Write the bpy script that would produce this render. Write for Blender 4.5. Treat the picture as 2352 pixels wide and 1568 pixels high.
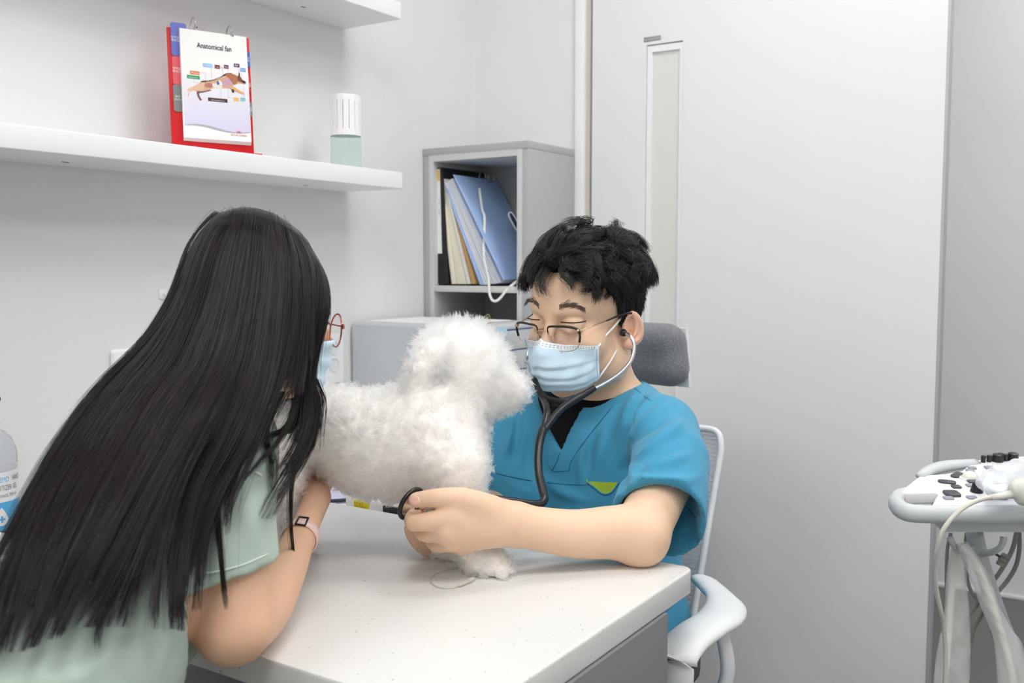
import bpy, bmesh, math, random
import numpy as np
from mathutils import Vector, Matrix

for _o in list(bpy.data.objects):
    bpy.data.objects.remove(_o, do_unlink=True)
SC = bpy.context.scene
COL = SC.collection
random.seed(7)
RNG = np.random.default_rng(7)

# ------------------------------------------------------------------ camera
FPX = 2236.3                      # focal length in pixels of the 2352 px wide frame
YAW, PIT = math.radians(33.03), math.radians(4.46)
CAM = np.array([0.0, 0.0, 1.15])
cam_d = bpy.data.cameras.new('camera')
cam_d.sensor_width = 36.0
cam_d.lens = FPX / 2352 * 36.0
cam_d.clip_start = 0.05
cam_d.dof.use_dof = True
cam_d.dof.focus_distance = 1.42
cam_d.dof.aperture_fstop = 6.3
cam_o = bpy.data.objects.new('camera', cam_d)
COL.objects.link(cam_o)
cam_o.location = CAM
cam_o.rotation_euler = (math.radians(90) - PIT, 0, YAW)
SC.camera = cam_o

# ------------------------------------------------------------------ world, exposure
w = bpy.data.worlds.new('world')
SC.world = w
w.use_nodes = True
w.node_tree.nodes['Background'].inputs[0].default_value = (0.9, 0.95, 1.0, 1)
w.node_tree.nodes['Background'].inputs[1].default_value = 0.25
vs = SC.view_settings
vs.view_transform = 'Standard'
vs.look = 'None'
vs.gamma = 1.0
vs.use_curve_mapping = False
vs.exposure = 0.08
SC.cycles.max_bounces = 16
SC.cycles.diffuse_bounces = 7
SC.cycles.glossy_bounces = 12        # light passes from fibre to fibre in the white coat
LAMP_STRENGTH = 13.5              # ceiling panels; built with the ceiling below
CEIL = 2.60

# ------------------------------------------------------------------ helpers
_fh = np.array([-math.sin(YAW), math.cos(YAW), 0]); _r = np.array([math.cos(YAW), math.sin(YAW), 0]); _z = np.array([0, 0, 1.0])
_fw = _fh * math.cos(PIT) - _z * math.sin(PIT); _u = _fh * math.sin(PIT) + _z * math.cos(PIT)

def ray(x, y): return _fw + (x - 1176) / FPX * _r - (y - 784) / FPX * _u
def P(x, y, d): return CAM + d * ray(x, y)              # measured point of the place at depth d
def PV(pts): return np.array([P(*p) for p in pts])
def on_x(x, y, v): q = ray(x, y); return CAM + (v - CAM[0]) / q[0] * q
def on_y(x, y, v): q = ray(x, y); return CAM + (v - CAM[1]) / q[1] * q
def on_z(x, y, v): q = ray(x, y); return CAM + (v - CAM[2]) / q[2] * q
def project(p):
    q = np.asarray(p) - CAM; d = q @ _fw
    return 1176 + FPX * (q @ _r) / d, 784 - FPX * (q @ _u) / d, d

def lin(c):
    c = np.array(c[:3], float) / 255.0
    return tuple(np.where(c <= 0.04045, c / 12.92, ((c + 0.055) / 1.055) ** 2.4)) + (1.0,)

MATS = {}
def mat(name, rgb, rough=0.5, metal=0.0, noise=None, bump=None, spec=0.5, sss=0.0, sss_r=(1, .35, .2), alpha=1.0,
        trans=0.0, ior=1.45, sheen=0.0, emit=None, coat=0.0, wave=None, aniso=None):
    """procedural principled material; noise=(scale, amount, second rgb), bump=(scale, strength)"""
    if name in MATS: return MATS[name]
    m = bpy.data.materials.new(name); m.use_nodes = True
    nt = m.node_tree; N = nt.nodes; L = nt.links; b = N['Principled BSDF']
    col = lin(rgb)
    b.inputs['Base Color'].default_value = col
    b.inputs['Roughness'].default_value = rough
    b.inputs['Metallic'].default_value = metal
    b.inputs['Specular IOR Level'].default_value = spec
    b.inputs['IOR'].default_value = ior
    if sss:
        b.inputs['Subsurface Weight'].default_value = sss
        b.inputs['Subsurface Radius'].default_value = sss_r
        b.inputs['Subsurface Scale'].default_value = 0.006
    if trans: b.inputs['Transmission Weight'].default_value = trans
    if alpha < 1: b.inputs['Alpha'].default_value = alpha
    if coat: b.inputs['Coat Weight'].default_value = coat
    if sheen:
        b.inputs['Sheen Weight'].default_value = sheen
        b.inputs['Sheen Roughness'].default_value = 0.5
    if emit:
        b.inputs['Emission Color'].default_value = lin(emit[0]); b.inputs['Emission Strength'].default_value = emit[1]
    tc = None
    if noise or bump or wave:
        tc = N.new('ShaderNodeTexCoord')
    if noise:
        n = N.new('ShaderNodeTexNoise'); n.inputs['Scale'].default_value = noise[0]; n.inputs['Detail'].default_value = 4
        L.new(tc.outputs['Object'], n.inputs['Vector'])
        r = N.new('ShaderNodeValToRGB'); r.color_ramp.elements[0].position = noise[3] if len(noise) > 3 else .35
        r.color_ramp.elements[1].position = noise[4] if len(noise) > 4 else .65
        r.color_ramp.elements[0].color = col; r.color_ramp.elements[1].color = lin(noise[2])
        mx = N.new('ShaderNodeMixRGB'); mx.inputs[0].default_value = noise[1]; mx.inputs[1].default_value = col
        L.new(n.outputs['Fac'], r.inputs[0]); L.new(r.outputs[0], mx.inputs[2]); L.new(mx.outputs[0], b.inputs['Base Color'])
    if bump:
        n2 = N.new('ShaderNodeTexNoise'); n2.inputs['Scale'].default_value = bump[0]; n2.inputs['Detail'].default_value = 3
        mp = N.new('ShaderNodeMapping'); L.new(tc.outputs['Object'], mp.inputs['Vector'])
        if len(bump) > 2: mp.inputs['Scale'].default_value = bump[2]
        L.new(mp.outputs[0], n2.inputs['Vector'])
        bp = N.new('ShaderNodeBump'); bp.inputs['Strength'].default_value = bump[1]; bp.inputs['Distance'].default_value = 0.002
        L.new(n2.outputs['Fac'], bp.inputs['Height']); L.new(bp.outputs[0], b.inputs['Normal'])
    MATS[name] = m
    return m

def glass(name, rgb=(255, 255, 255), clear=0.85, rough=0.02):
    """thin clear sheet: mostly see-through with a glossy coat"""
    if name in MATS: return MATS[name]
    m = bpy.data.materials.new(name); m.use_nodes = True
    N = m.node_tree.nodes; L = m.node_tree.links
    for n in list(N): N.remove(n)
    out = N.new('ShaderNodeOutputMaterial'); t = N.new('ShaderNodeBsdfTransparent'); g = N.new('ShaderNodeBsdfPrincipled')
    t.inputs[0].default_value = lin(rgb); g.inputs['Base Color'].default_value = lin(rgb); g.inputs['Roughness'].default_value = rough
    mx = N.new('ShaderNodeMixShader'); mx.inputs[0].default_value = 1 - clear
    L.new(t.outputs[0], mx.inputs[1]); L.new(g.outputs[0], mx.inputs[2]); L.new(mx.outputs[0], out.inputs[0])
    MATS[name] = m
    return m

def link(o, parent=None):
    COL.objects.link(o)
    if parent is not None:
        o.parent = parent
        chain = Matrix.Translation(-Vector(parent.get('_w', (0, 0, 0))))
        o.matrix_parent_inverse = chain
    return o

def thing(name, label, cat, loc=(0, 0, 0), group=None):
    o = bpy.data.objects.new(name, None); COL.objects.link(o)
    o.empty_display_size = 0.05
    o.location = tuple(float(v) for v in loc); o['_w'] = [float(v) for v in loc]
    o['label'] = label; o['category'] = cat
    if group: o['group'] = group
    return o

def tag(o, label=None, cat=None, group=None, kind=None):
    if label: o['label'] = label
    if cat: o['category'] = cat
    if group: o['group'] = group
    if kind: o['kind'] = kind
    return o

def mesh_obj(name, V, F, m, parent=None, smooth=False):
    me = bpy.data.meshes.new(name)
    me.from_pydata([tuple(map(float, v)) for v in V], [], [tuple(int(i) for i in f) for f in F])
    me.validate(); me.update()
    if m: me.materials.append(m)
    if smooth: me.polygons.foreach_set('use_smooth', np.ones(len(me.polygons), bool))
    return link(bpy.data.objects.new(name, me), parent)

def bm_obj(name, bm, m, parent=None, smooth=False):
    bmesh.ops.recalc_face_normals(bm, faces=bm.faces[:])
    me = bpy.data.meshes.new(name); bm.to_mesh(me); bm.free()
    if m: me.materials.append(m)
    if smooth:
        me.polygons.foreach_set('use_smooth', np.ones(len(me.polygons), bool))
        try: me.set_sharp_from_angle(angle=math.radians(42))
        except Exception: pass
    return link(bpy.data.objects.new(name, me), parent)

def hexa_bm(c8, bevel=0.0, seg=2):
    """c8: bottom ring of four, top ring of four"""
    bm = bmesh.new()
    v = [bm.verts.new(tuple(map(float, p))) for p in c8]
    for f in ((0, 1, 2, 3), (4, 5, 6, 7), (0, 1, 5, 4), (1, 2, 6, 5), (2, 3, 7, 6), (3, 0, 4, 7)):
        bm.faces.new([v[i] for i in f])
    bmesh.ops.recalc_face_normals(bm, faces=bm.faces[:])
    if bevel: bmesh.ops.bevel(bm, geom=bm.edges[:], offset=bevel, segments=seg, affect='EDGES', profile=.5)
    return bm

def hexa(name, c8, m, parent=None, bevel=0.0, seg=2):
    return bm_obj(name, hexa_bm(c8, bevel, seg), m, parent, smooth=bevel > 0)

def box(name, lo, hi, m, parent=None, bevel=0.0, seg=2, frame=None):
    """axis aligned, or in a local frame (origin, ax, ay, az)"""
    x0, y0, z0 = lo; x1, y1, z1 = hi
    c = [(x0, y0, z0), (x1, y0, z0), (x1, y1, z0), (x0, y1, z0), (x0, y0, z1), (x1, y0, z1), (x1, y1, z1), (x0, y1, z1)]
    if frame is not None: c = [loc(frame, *p) for p in c]
    return hexa(name, c, m, parent, bevel, seg)

def loc(fr, a, b, c):
    return fr[0] + a * fr[1] + b * fr[2] + c * fr[3]

def spline(pts, n=8, closed=False):
    """Catmull-Rom through the points (any dimension)"""
    p = np.asarray(pts, float)
    if len(p) < 3 and not closed: return np.array([p[0] + (p[-1] - p[0]) * t for t in np.linspace(0, 1, n + 1)])
    if closed: q = np.vstack([p[-1], p, p[0], p[1]])
    else: q = np.vstack([2 * p[0] - p[1], p, 2 * p[-1] - p[-2]])
    out = []
    for i in range(1, len(q) - 2):
        a, b, c, d = q[i - 1:i + 3]
        for t in np.arange(n) / n:
            out.append(.5 * (2 * b + (c - a) * t + (2 * a - 5 * b + 4 * c - d) * t * t + (3 * b - a - 3 * c + d) * t ** 3))
    if not closed: out.append(q[-2])
    return np.array(out)

def tube_geo(path, rad, n=10, flat=None, up=None, closed=False):
    """swept ring; rad scalar or list; flat=(w, h) half sizes relative to rad; up fixes the ring's orientation"""
    p = np.asarray(path, float); K = len(p)
    rad = np.broadcast_to(np.asarray(rad, float), (K,))
    V = []; F = []
    t = np.gradient(p, axis=0)
    if closed: t = np.roll(p, -1, 0) - np.roll(p, 1, 0)
    t /= np.linalg.norm(t, axis=1)[:, None] + 1e-12
    nrm = np.array(up, float) if up is not None else (np.array([0, 0, 1.0]) if abs(t[0][2]) < .9 else np.array([1.0, 0, 0]))
    fw_, fh_ = flat if flat else (1, 1)
    for i in range(K):
        if up is not None: nrm = np.array(up, float)
        nrm = nrm - t[i] * (nrm @ t[i]); nrm /= np.linalg.norm(nrm) + 1e-12
        bi = np.cross(t[i], nrm)
        for j in range(n):
            a = 2 * math.pi * j / n
            V.append(p[i] + rad[i] * (fw_ * math.cos(a) * bi + fh_ * math.sin(a) * nrm))
    rings = K if closed else K - 1
    for i in range(rings):
        for j in range(n):
            k = (i + 1) % K
            F.append((i * n + j, i * n + (j + 1) % n, k * n + (j + 1) % n, k * n + j))
    if not closed:
        F.append(tuple(range(n))[::-1]); F.append(tuple((K - 1) * n + j for j in range(n)))
    return V, F

def tube(name, path, rad, m, parent=None, n=10, flat=None, up=None, closed=False, smooth_n=0):
    if smooth_n:
        if np.ndim(rad): rad = spline(np.asarray(rad, float)[:, None], smooth_n, closed)[:, 0]
        path = spline(path, smooth_n, closed)
    V, F = tube_geo(path, rad, n, flat, up, closed)
    return mesh_obj(name, V, F, m, parent, smooth=True)

def join_geo(parts):
    V = []; F = []
    for v, f in parts:
        o = len(V); V += list(v); F += [tuple(i + o for i in q) for q in f]
    return V, F

def lathe_geo(prof, c, n=28, ax=None):
    """profile (r, h) about axis through c; ax = (u, v, w) axes, default upright"""
    u_, v_, w_ = ax if ax is not None else (np.array([1, 0, 0.]), np.array([0, 1, 0.]), np.array([0, 0, 1.]))
    V = []; F = []; c = np.asarray(c, float)
    for r_, h in prof:
        for j in range(n):
            a = 2 * math.pi * j / n
            V.append(c + r_ * (math.cos(a) * u_ + math.sin(a) * v_) + h * w_)
    for i in range(len(prof) - 1):
        for j in range(n):
            F.append((i * n + j, i * n + (j + 1) % n, (i + 1) * n + (j + 1) % n, (i + 1) * n + j))
    F.append(tuple(range(n))[::-1]); F.append(tuple((len(prof) - 1) * n + j for j in range(n)))
    return V, F

def lathe(name, prof, c, m, parent=None, n=28, ax=None, sharp=True):
    V, F = lathe_geo(prof, c, n, ax)
    o = mesh_obj(name, V, F, m, parent, smooth=True)
    if sharp: o.data.set_sharp_from_angle(angle=math.radians(40))
    return o

def extrude_geo(poly, fr, h0, h1):
    """polygon in the local (a, b) plane of fr, extruded along c from h0 to h1"""
    n = len(poly)
    V = [loc(fr, a, b, h0) for a, b in poly] + [loc(fr, a, b, h1) for a, b in poly]
    F = [tuple(range(n))[::-1], tuple(range(n, 2 * n))] + [(i, (i + 1) % n, n + (i + 1) % n, n + i) for i in range(n)]
    return V, F

def extrude(name, poly, fr, h0, h1, m, parent=None, bevel=0, seg=2):
    V, F = extrude_geo(poly, fr, h0, h1)
    if not bevel: return mesh_obj(name, V, F, m, parent)
    bm = bmesh.new(); vs_ = [bm.verts.new(tuple(map(float, v))) for v in V]
    for f in F: bm.faces.new([vs_[i] for i in f])
    bmesh.ops.recalc_face_normals(bm, faces=bm.faces[:])
    caps = [f for f in bm.faces if len(f.verts) == len(poly)]
    ed = {e for f in caps for e in f.edges}
    bmesh.ops.bevel(bm, geom=list(ed), offset=bevel, segments=seg, affect='EDGES', profile=.5)
    return bm_obj(name, bm, m, parent, smooth=True)

def rrect(x0, y0, x1, y1, r, n=5):
    out = []
    for cx, cy, a0 in ((x1 - r, y1 - r, 0), (x0 + r, y1 - r, 90), (x0 + r, y0 + r, 180), (x1 - r, y0 + r, 270)):
        for k in range(n + 1):
            a = math.radians(a0 + 90 * k / n); out.append((cx + r * math.cos(a), cy + r * math.sin(a)))
    return out

def text(name, body, fr, a, b, h, m, parent=None, size=0.01, align='LEFT', wrap=None, sx=1.0, bold=0.0):
    """flat printed lettering in the (a, b) plane of fr, lifted h"""
    cu = bpy.data.curves.new(name, 'FONT'); cu.body = body; cu.size = size; cu.align_x = align
    cu.resolution_u = 3; cu.offset = bold
    t = bpy.data.objects.new(name, cu); COL.objects.link(t)
    me = bpy.data.meshes.new_from_object(t.evaluated_get(bpy.context.evaluated_depsgraph_get()))
    bpy.data.objects.remove(t, do_unlink=True); bpy.data.curves.remove(cu)
    for v in me.vertices:
        if wrap: v.co = Vector(wrap(a + v.co.x * sx, b + v.co.y))
        else: v.co = Vector(loc(fr, a + v.co.x * sx, b + v.co.y, h))
    me.materials.clear(); me.materials.append(m)
    me.name = name
    return link(bpy.data.objects.new(name, me), parent)

# ---- smooth solid modelling on a grid (bodies, cloth): union of soft primitives, meshed by surface nets
class Solid:
    def __init__(s, lo, hi, vox):
        s.lo = np.asarray(lo, float); s.v = vox
        s.n = np.ceil((np.asarray(hi, float) - s.lo) / vox).astype(int) + 1
        s.D = np.full(tuple(s.n), 0.5, np.float32)
        s.ax = [(s.lo[i] + vox * np.arange(s.n[i])).astype(np.float32) for i in range(3)]
    def _box(s, lo, hi):
        a = np.clip(np.floor((lo - s.lo) / s.v).astype(int), 0, s.n); b = np.clip(np.ceil((hi - s.lo) / s.v).astype(int) + 1, 0, s.n)
        if (b <= a).any(): return None
        sl = tuple(slice(a[i], b[i]) for i in range(3))
        g = np.meshgrid(*[s.ax[i][sl[i]] for i in range(3)], indexing='ij', sparse=True)
        return sl, g
    def _put(s, sl, d, k, op):
        D = s.D[sl]
        if op == 'add':
            if k: h = np.clip(.5 + .5 * (D - d) / k, 0, 1); s.D[sl] = D + (d - D) * h - k * h * (1 - h)
            else: s.D[sl] = np.minimum(D, d)
        elif op == 'sub':
            if k: h = np.clip(.5 - .5 * (D + d) / k, 0, 1); s.D[sl] = D + (-d - D) * h + k * h * (1 - h)
            else: s.D[sl] = np.maximum(D, -d)
    def cap(s, a, b, ra, rb=None, k=.01, op='add'):
        rb = ra if rb is None else rb; a = np.asarray(a, float); b = np.asarray(b, float); m = max(ra, rb) + k + 4 * s.v
        bx = s._box(np.minimum(a, b) - m, np.maximum(a, b) + m)
        if bx is None: return
        sl, g = bx; ba = b - a; q = float(ba @ ba) + 1e-12
        t = np.clip(((g[0] - a[0]) * ba[0] + (g[1] - a[1]) * ba[1] + (g[2] - a[2]) * ba[2]) / q, 0, 1)
        d = np.sqrt((g[0] - a[0] - t * ba[0]) ** 2 + (g[1] - a[1] - t * ba[1]) ** 2 + (g[2] - a[2] - t * ba[2]) ** 2) - (ra + (rb - ra) * t)
        s._put(sl, d.astype(np.float32), k, op)
    def chain(s, pts, rad, k=.01, op='add', n=0):
        """one smooth limb: the hull of its segments, blended into the rest once"""
        pts = np.asarray(pts, float); rad = np.broadcast_to(np.asarray(rad, float), (len(pts),))
        if n: rad = spline(rad[:, None], n)[:, 0]; pts = spline(pts, n)
        m = rad.max() + k + 4 * s.v
        bx = s._box(pts.min(0) - m, pts.max(0) + m)
        if bx is None: return
        sl, g = bx; best = None
        for i in range(len(pts) - 1):
            a, b = pts[i], pts[i + 1]; ra, rb = max(rad[i], 1e-4), max(rad[i + 1], 1e-4); ba = b - a; q = float(ba @ ba) + 1e-12
            t = np.clip(((g[0] - a[0]) * ba[0] + (g[1] - a[1]) * ba[1] + (g[2] - a[2]) * ba[2]) / q, 0, 1)
            d = (np.sqrt((g[0] - a[0] - t * ba[0]) ** 2 + (g[1] - a[1] - t * ba[1]) ** 2 + (g[2] - a[2] - t * ba[2]) ** 2) - (ra + (rb - ra) * t)).astype(np.float32)
            best = d if best is None else np.minimum(best, d)
        s._put(sl, best, k, op)
    def ell(s, c, r_, R=None, k=.01, op='add'):
        """ellipsoid; rows of R are its axes"""
        c = np.asarray(c, float); r_ = np.asarray(r_, float); m = max(r_) + k + 4 * s.v
        bx = s._box(c - m, c + m)
        if bx is None: return
        sl, g = bx; R = np.eye(3) if R is None else np.asarray(R)
        x, y, z = g[0] - c[0], g[1] - c[1], g[2] - c[2]
        q = [R[i][0] * x + R[i][1] * y + R[i][2] * z for i in range(3)]
        k0 = np.sqrt(sum((q[i] / r_[i]) ** 2 for i in range(3))); k1 = np.sqrt(sum((q[i] / r_[i] ** 2) ** 2 for i in range(3))) + 1e-9
        s._put(sl, (k0 * (k0 - 1) / k1).astype(np.float32), k, op)
    def rbox(s, c, half, R=None, rad=.005, k=.005, op='add'):
        c = np.asarray(c, float); half = np.asarray(half, float); m = np.linalg.norm(half) + k + 4 * s.v
        bx = s._box(c - m, c + m)
        if bx is None: return
        sl, g = bx; R = np.eye(3) if R is None else np.asarray(R)
        x, y, z = g[0] - c[0], g[1] - c[1], g[2] - c[2]
        q = [np.abs(R[i][0] * x + R[i][1] * y + R[i][2] * z) - (half[i] - rad) for i in range(3)]
        d = np.sqrt(sum(np.maximum(t, 0) ** 2 for t in q)) + np.minimum(np.maximum(np.maximum(q[0], q[1]), q[2]), 0) - rad
        s._put(sl, d.astype(np.float32), k, op)
    def half(s, p, nrm, k=0.0):
        """cut away the side the normal points to"""
        p = np.asarray(p, float); nrm = np.asarray(nrm, float) / np.linalg.norm(nrm)
        g = np.meshgrid(*s.ax, indexing='ij', sparse=True)
        d = (g[0] - p[0]) * nrm[0] + (g[1] - p[1]) * nrm[1] + (g[2] - p[2]) * nrm[2]
        s._put((slice(None),) * 3, (-d).astype(np.float32), k, 'sub')
    def geo(s, smooth=2):
        D = s.D.copy()
        for a in range(3):                       # close the solid at the grid's border
            D = np.moveaxis(D, a, 0); D[0] = np.maximum(D[0], s.v * .3); D[-1] = np.maximum(D[-1], s.v * .3); D = np.moveaxis(D, 0, a)
        S = D < 0
        c = np.zeros(tuple(np.array(S.shape) - 1), np.int8)
        for i in (0, 1):
            for j in (0, 1):
                for k in (0, 1):
                    c += S[i:S.shape[0] - 1 + i, j:S.shape[1] - 1 + j, k:S.shape[2] - 1 + k]
        act = np.argwhere((c > 0) & (c < 8))
        idx = np.full(c.shape, -1, np.int32); idx[tuple(act.T)] = np.arange(len(act))
        acc = np.zeros((len(act), 3)); cnt = np.zeros(len(act))
        cor = [(i, j, k) for i in (0, 1) for j in (0, 1) for k in (0, 1)]
        for a in cor:
            for b in cor:
                df = np.array(b) - np.array(a)
                if df.min() < 0 or df.sum() != 1: continue
                da = D[tuple((act + a).T)]; db = D[tuple((act + b).T)]
                ok = (da < 0) != (db < 0)
                t = np.where(ok, da / np.where(ok, da - db, 1), 0)
                acc += np.where(ok[:, None], np.array(a) + t[:, None] * df, 0); cnt += ok
        V = (act + acc / cnt[:, None]) * s.v + s.lo
        Q = []
        for a in range(3):
            sl0 = [slice(None)] * 3; sl1 = [slice(None)] * 3; sl0[a] = slice(0, -1); sl1[a] = slice(1, None)
            e = np.argwhere(S[tuple(sl0)] != S[tuple(sl1)])
            b, c_ = (a + 1) % 3, (a + 2) % 3
            e = e[(e[:, b] > 0) & (e[:, c_] > 0) & (e[:, b] < S.shape[b] - 1) & (e[:, c_] < S.shape[c_] - 1)]
            def at(db, dc):
                q = e.copy(); q[:, b] -= db; q[:, c_] -= dc; return idx[tuple(q.T)]
            q = np.stack([at(1, 1), at(0, 1), at(0, 0), at(1, 0)], 1)
            fl = ~S[tuple(e.T)]
            q[fl] = q[fl][:, ::-1]
            Q.append(q)
        Q = np.vstack(Q); Q = Q[(Q >= 0).all(1)]
        for _ in range(smooth):
            V = V + .5 * (lap(V, Q) - V)
        return V, Q

def lap(V, Q):
    acc = np.zeros_like(V); cnt = np.zeros(len(V))
    for a, b in ((0, 1), (1, 2), (2, 3), (3, 0)):
        np.add.at(acc, Q[:, a], V[Q[:, b]]); np.add.at(acc, Q[:, b], V[Q[:, a]])
        np.add.at(cnt, Q[:, a], 1); np.add.at(cnt, Q[:, b], 1)
    return acc / np.maximum(cnt, 1)[:, None]

def quad_obj(name, V, Q, mats, parent=None, midx=None):
    me = bpy.data.meshes.new(name)
    me.vertices.add(len(V)); me.vertices.foreach_set('co', np.ascontiguousarray(V, np.float32).ravel())
    me.loops.add(Q.size); me.loops.foreach_set('vertex_index', Q.astype(np.int32).ravel())
    me.polygons.add(len(Q)); me.polygons.foreach_set('loop_start', np.arange(0, Q.size, 4, dtype=np.int32))
    me.polygons.foreach_set('use_smooth', np.ones(len(Q), bool))
    for m in (mats if isinstance(mats, (list, tuple)) else [mats]): me.materials.append(m)
    if midx is not None: me.polygons.foreach_set('material_index', midx.astype(np.int32))
    me.update(calc_edges=True); me.validate()
    return link(bpy.data.objects.new(name, me), parent)

def vnormals(V, Q):
    n = np.cross(V[Q[:, 2]] - V[Q[:, 0]], V[Q[:, 3]] - V[Q[:, 1]])
    N = np.zeros_like(V)
    for i in range(4): np.add.at(N, Q[:, i], n)
    return N / (np.linalg.norm(N, axis=1)[:, None] + 1e-12)

def sample_surface(V, Q, n, weight=None, rng=RNG):
    """n random points with normals on the quads; weight(centres, normals) scales the density"""
    c = V[Q].mean(1); a = np.cross(V[Q[:, 2]] - V[Q[:, 0]], V[Q[:, 3]] - V[Q[:, 1]]); ar = np.linalg.norm(a, axis=1) / 2
    nr = a / (2 * ar[:, None] + 1e-15)
    wgt = ar * (weight(c, nr) if weight else 1)
    i = rng.choice(len(Q), n, p=wgt / wgt.sum())
    u, v = rng.random(n)[:, None], rng.random(n)[:, None]
    q = V[Q[i]]
    p = (q[:, 0] * (1 - u) + q[:, 1] * u) * (1 - v) + (q[:, 3] * (1 - u) + q[:, 2] * u) * v
    VN = vnormals(V, Q)[Q[i]]
    m = (VN[:, 0] * (1 - u) + VN[:, 1] * u) * (1 - v) + (VN[:, 3] * (1 - u) + VN[:, 2] * u) * v
    return p, m / (np.linalg.norm(m, axis=1)[:, None] + 1e-12)

def hair(name, S, r0, r1, m, parent=None):
    """strands S[n, k, 3] as a hair object"""
    n, k = S.shape[:2]
    cu = bpy.data.hair_curves.new(name)
    cu.add_curves([k] * n)
    cu.attributes['position'].data.foreach_set('vector', np.ascontiguousarray(S, np.float32).ravel())
    ra = cu.attributes.get('radius') or cu.attributes.new('radius', 'FLOAT', 'POINT')
    t = np.linspace(0, 1, k) ** 1.5
    rr = np.broadcast_to(r0 + (r1 - r0) * t, (n, k))
    ra.data.foreach_set('value', np.ascontiguousarray(rr, np.float32).ravel())
    cu.materials.append(m)
    return link(bpy.data.objects.new(name, cu), parent)

def hair_mat(name, rgb, rgb2, rough=.4, spec=.5, trans=0.0):
    """strand colour varies from strand to strand"""
    if name in MATS: return MATS[name]
    m = bpy.data.materials.new(name); m.use_nodes = True
    N = m.node_tree.nodes; L = m.node_tree.links; b = N['Principled BSDF']
    hi = N.new('ShaderNodeHairInfo'); mx = N.new('ShaderNodeMixRGB')
    mx.inputs[1].default_value = lin(rgb); mx.inputs[2].default_value = lin(rgb2)
    L.new(hi.outputs['Random'], mx.inputs[0]); L.new(mx.outputs[0], b.inputs['Base Color'])
    b.inputs['Roughness'].default_value = rough; b.inputs['Specular IOR Level'].default_value = spec
    MATS[name] = m
    return m

def fur_mat(name, rgb, rough=.35):
    """light fur: fibres that pass light on to each other"""
    m = bpy.data.materials.new(name); m.use_nodes = True
    N = m.node_tree.nodes; L = m.node_tree.links
    N.remove(N['Principled BSDF'])
    h = N.new('ShaderNodeBsdfHairPrincipled'); h.model = 'CHIANG'; h.parametrization = 'COLOR'
    h.inputs['Color'].default_value = lin(rgb); h.inputs['Roughness'].default_value = rough; h.inputs['Radial Roughness'].default_value = .6
    L.new(h.outputs[0], N['Material Output'].inputs[0])
    MATS[name] = m
    return m

def noise3(p, f, seed=0):
    """cheap smooth vector noise in [-1, 1]"""
    r = np.random.default_rng(seed); out = np.zeros_like(p)
    for o in range(6):
        k = r.normal(size=(3, 3)) * f * (1 + .35 * o); ph = r.random(3) * 6.28
        out += np.sin(p @ k.T + ph) / (1 + .4 * o)
    return out / 3.2
# ------------------------------------------------------------------ the room
XL, YB = -1.62, 2.30              # left wall, wall with the sliding door
def wall_mat(name, rgb, strength=.25):
    m = mat(name, rgb, rough=.75, bump=(420, strength, (1, 1, .35)), spec=.25)
    return m
M_wall = wall_mat('wallpaper_linen', (228, 229, 229), .35)
M_wall2 = wall_mat('painted_wall', (230, 231, 233), .08)
M_ceil = mat('ceiling_paint', (240, 240, 240), .8, spec=.2)
M_floor = mat('vinyl_floor', (112, 111, 108), .5, noise=(60, .35, (98, 97, 95)), bump=(200, .05))
M_white = mat('white_laminate', (243, 244, 245), .38, spec=.4)
M_door = mat('door_skin', (228, 229, 232), .42, spec=.4, bump=(90, .02))
M_trim = mat('trim_white', (236, 237, 238), .45)
M_tan = mat('seal_tan', (205, 198, 188), .6)
M_edge = mat('door_edge_grey', (176, 177, 180), .5)
M_frost = mat('frosted_film', (221, 220, 216), .35, spec=.4)
M_shadowgap = mat('gasket_grey', (150, 152, 155), .6)

def struct(o): o['kind'] = 'structure'; return o
struct(box('floor', (-1.72, -1.7, -.05), (1.8, 3.85, 0), M_floor))
struct(box('ceiling', (-1.72, -1.7, CEIL), (1.8, 3.85, CEIL + .06), M_ceil))
struct(box('wall_left', (XL - .1, -1.7, 0), (XL, YB + .1, CEIL), M_wall))
struct(box('wall_right', (1.7, -1.7, 0), (1.8, 3.85, CEIL), M_wall2))
struct(box('wall_front', (XL, -1.7, 0), (1.7, -1.6, CEIL), M_wall2))
DX0, DX1 = -1.237, -.372          # sliding door leaf
struct(box('wall_back', (XL, YB, 0), (-1.262, YB + .1, CEIL), M_wall2))
struct(box('wall_header', (-1.262, YB, 2.12), (1.7, YB + .1, CEIL), M_wall2))
struct(box('wall_pier', (.72, YB, 0), (1.7, YB + .1, 2.12), M_wall2))
struct(box('wall_corridor', (-1.72, 3.71, 0), (1.7, 3.85, CEIL), M_wall2))
struct(box('wall_corridor_side', (-1.72, YB + .1, 0), (XL, 3.71, CEIL), M_wall2))
bb = struct(box('baseboard_corridor', (-1.62, 3.700, 0), (1.7, 3.71, .014), M_trim, bevel=.003))
t1 = struct(box('trim_1', (-1.29, YB - .012, 0), (-1.262, YB + .02, 2.12), M_trim, bevel=.002))
struct(box('trim_2', (-1.262, YB - .002, 0), (-1.247, YB + .05, 2.12), M_tan))
struct(box('trim_3', (-1.262, YB - .03, 2.12), (.75, YB, 2.22), M_trim, bevel=.004))

# door leaf with a slit window
door = thing('door_1', 'white sliding door leaf with a narrow frosted slit window', 'door', (DX0, YB, 0))
door['kind'] = 'structure'
dy0, dy1 = YB - .012, YB + .026
wx0, wx1 = on_y(1480, 600, dy0)[0], on_y(1562, 600, dy0)[0]
wz1 = on_y(1520, 99, dy0)[2]; wz0 = .45

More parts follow.
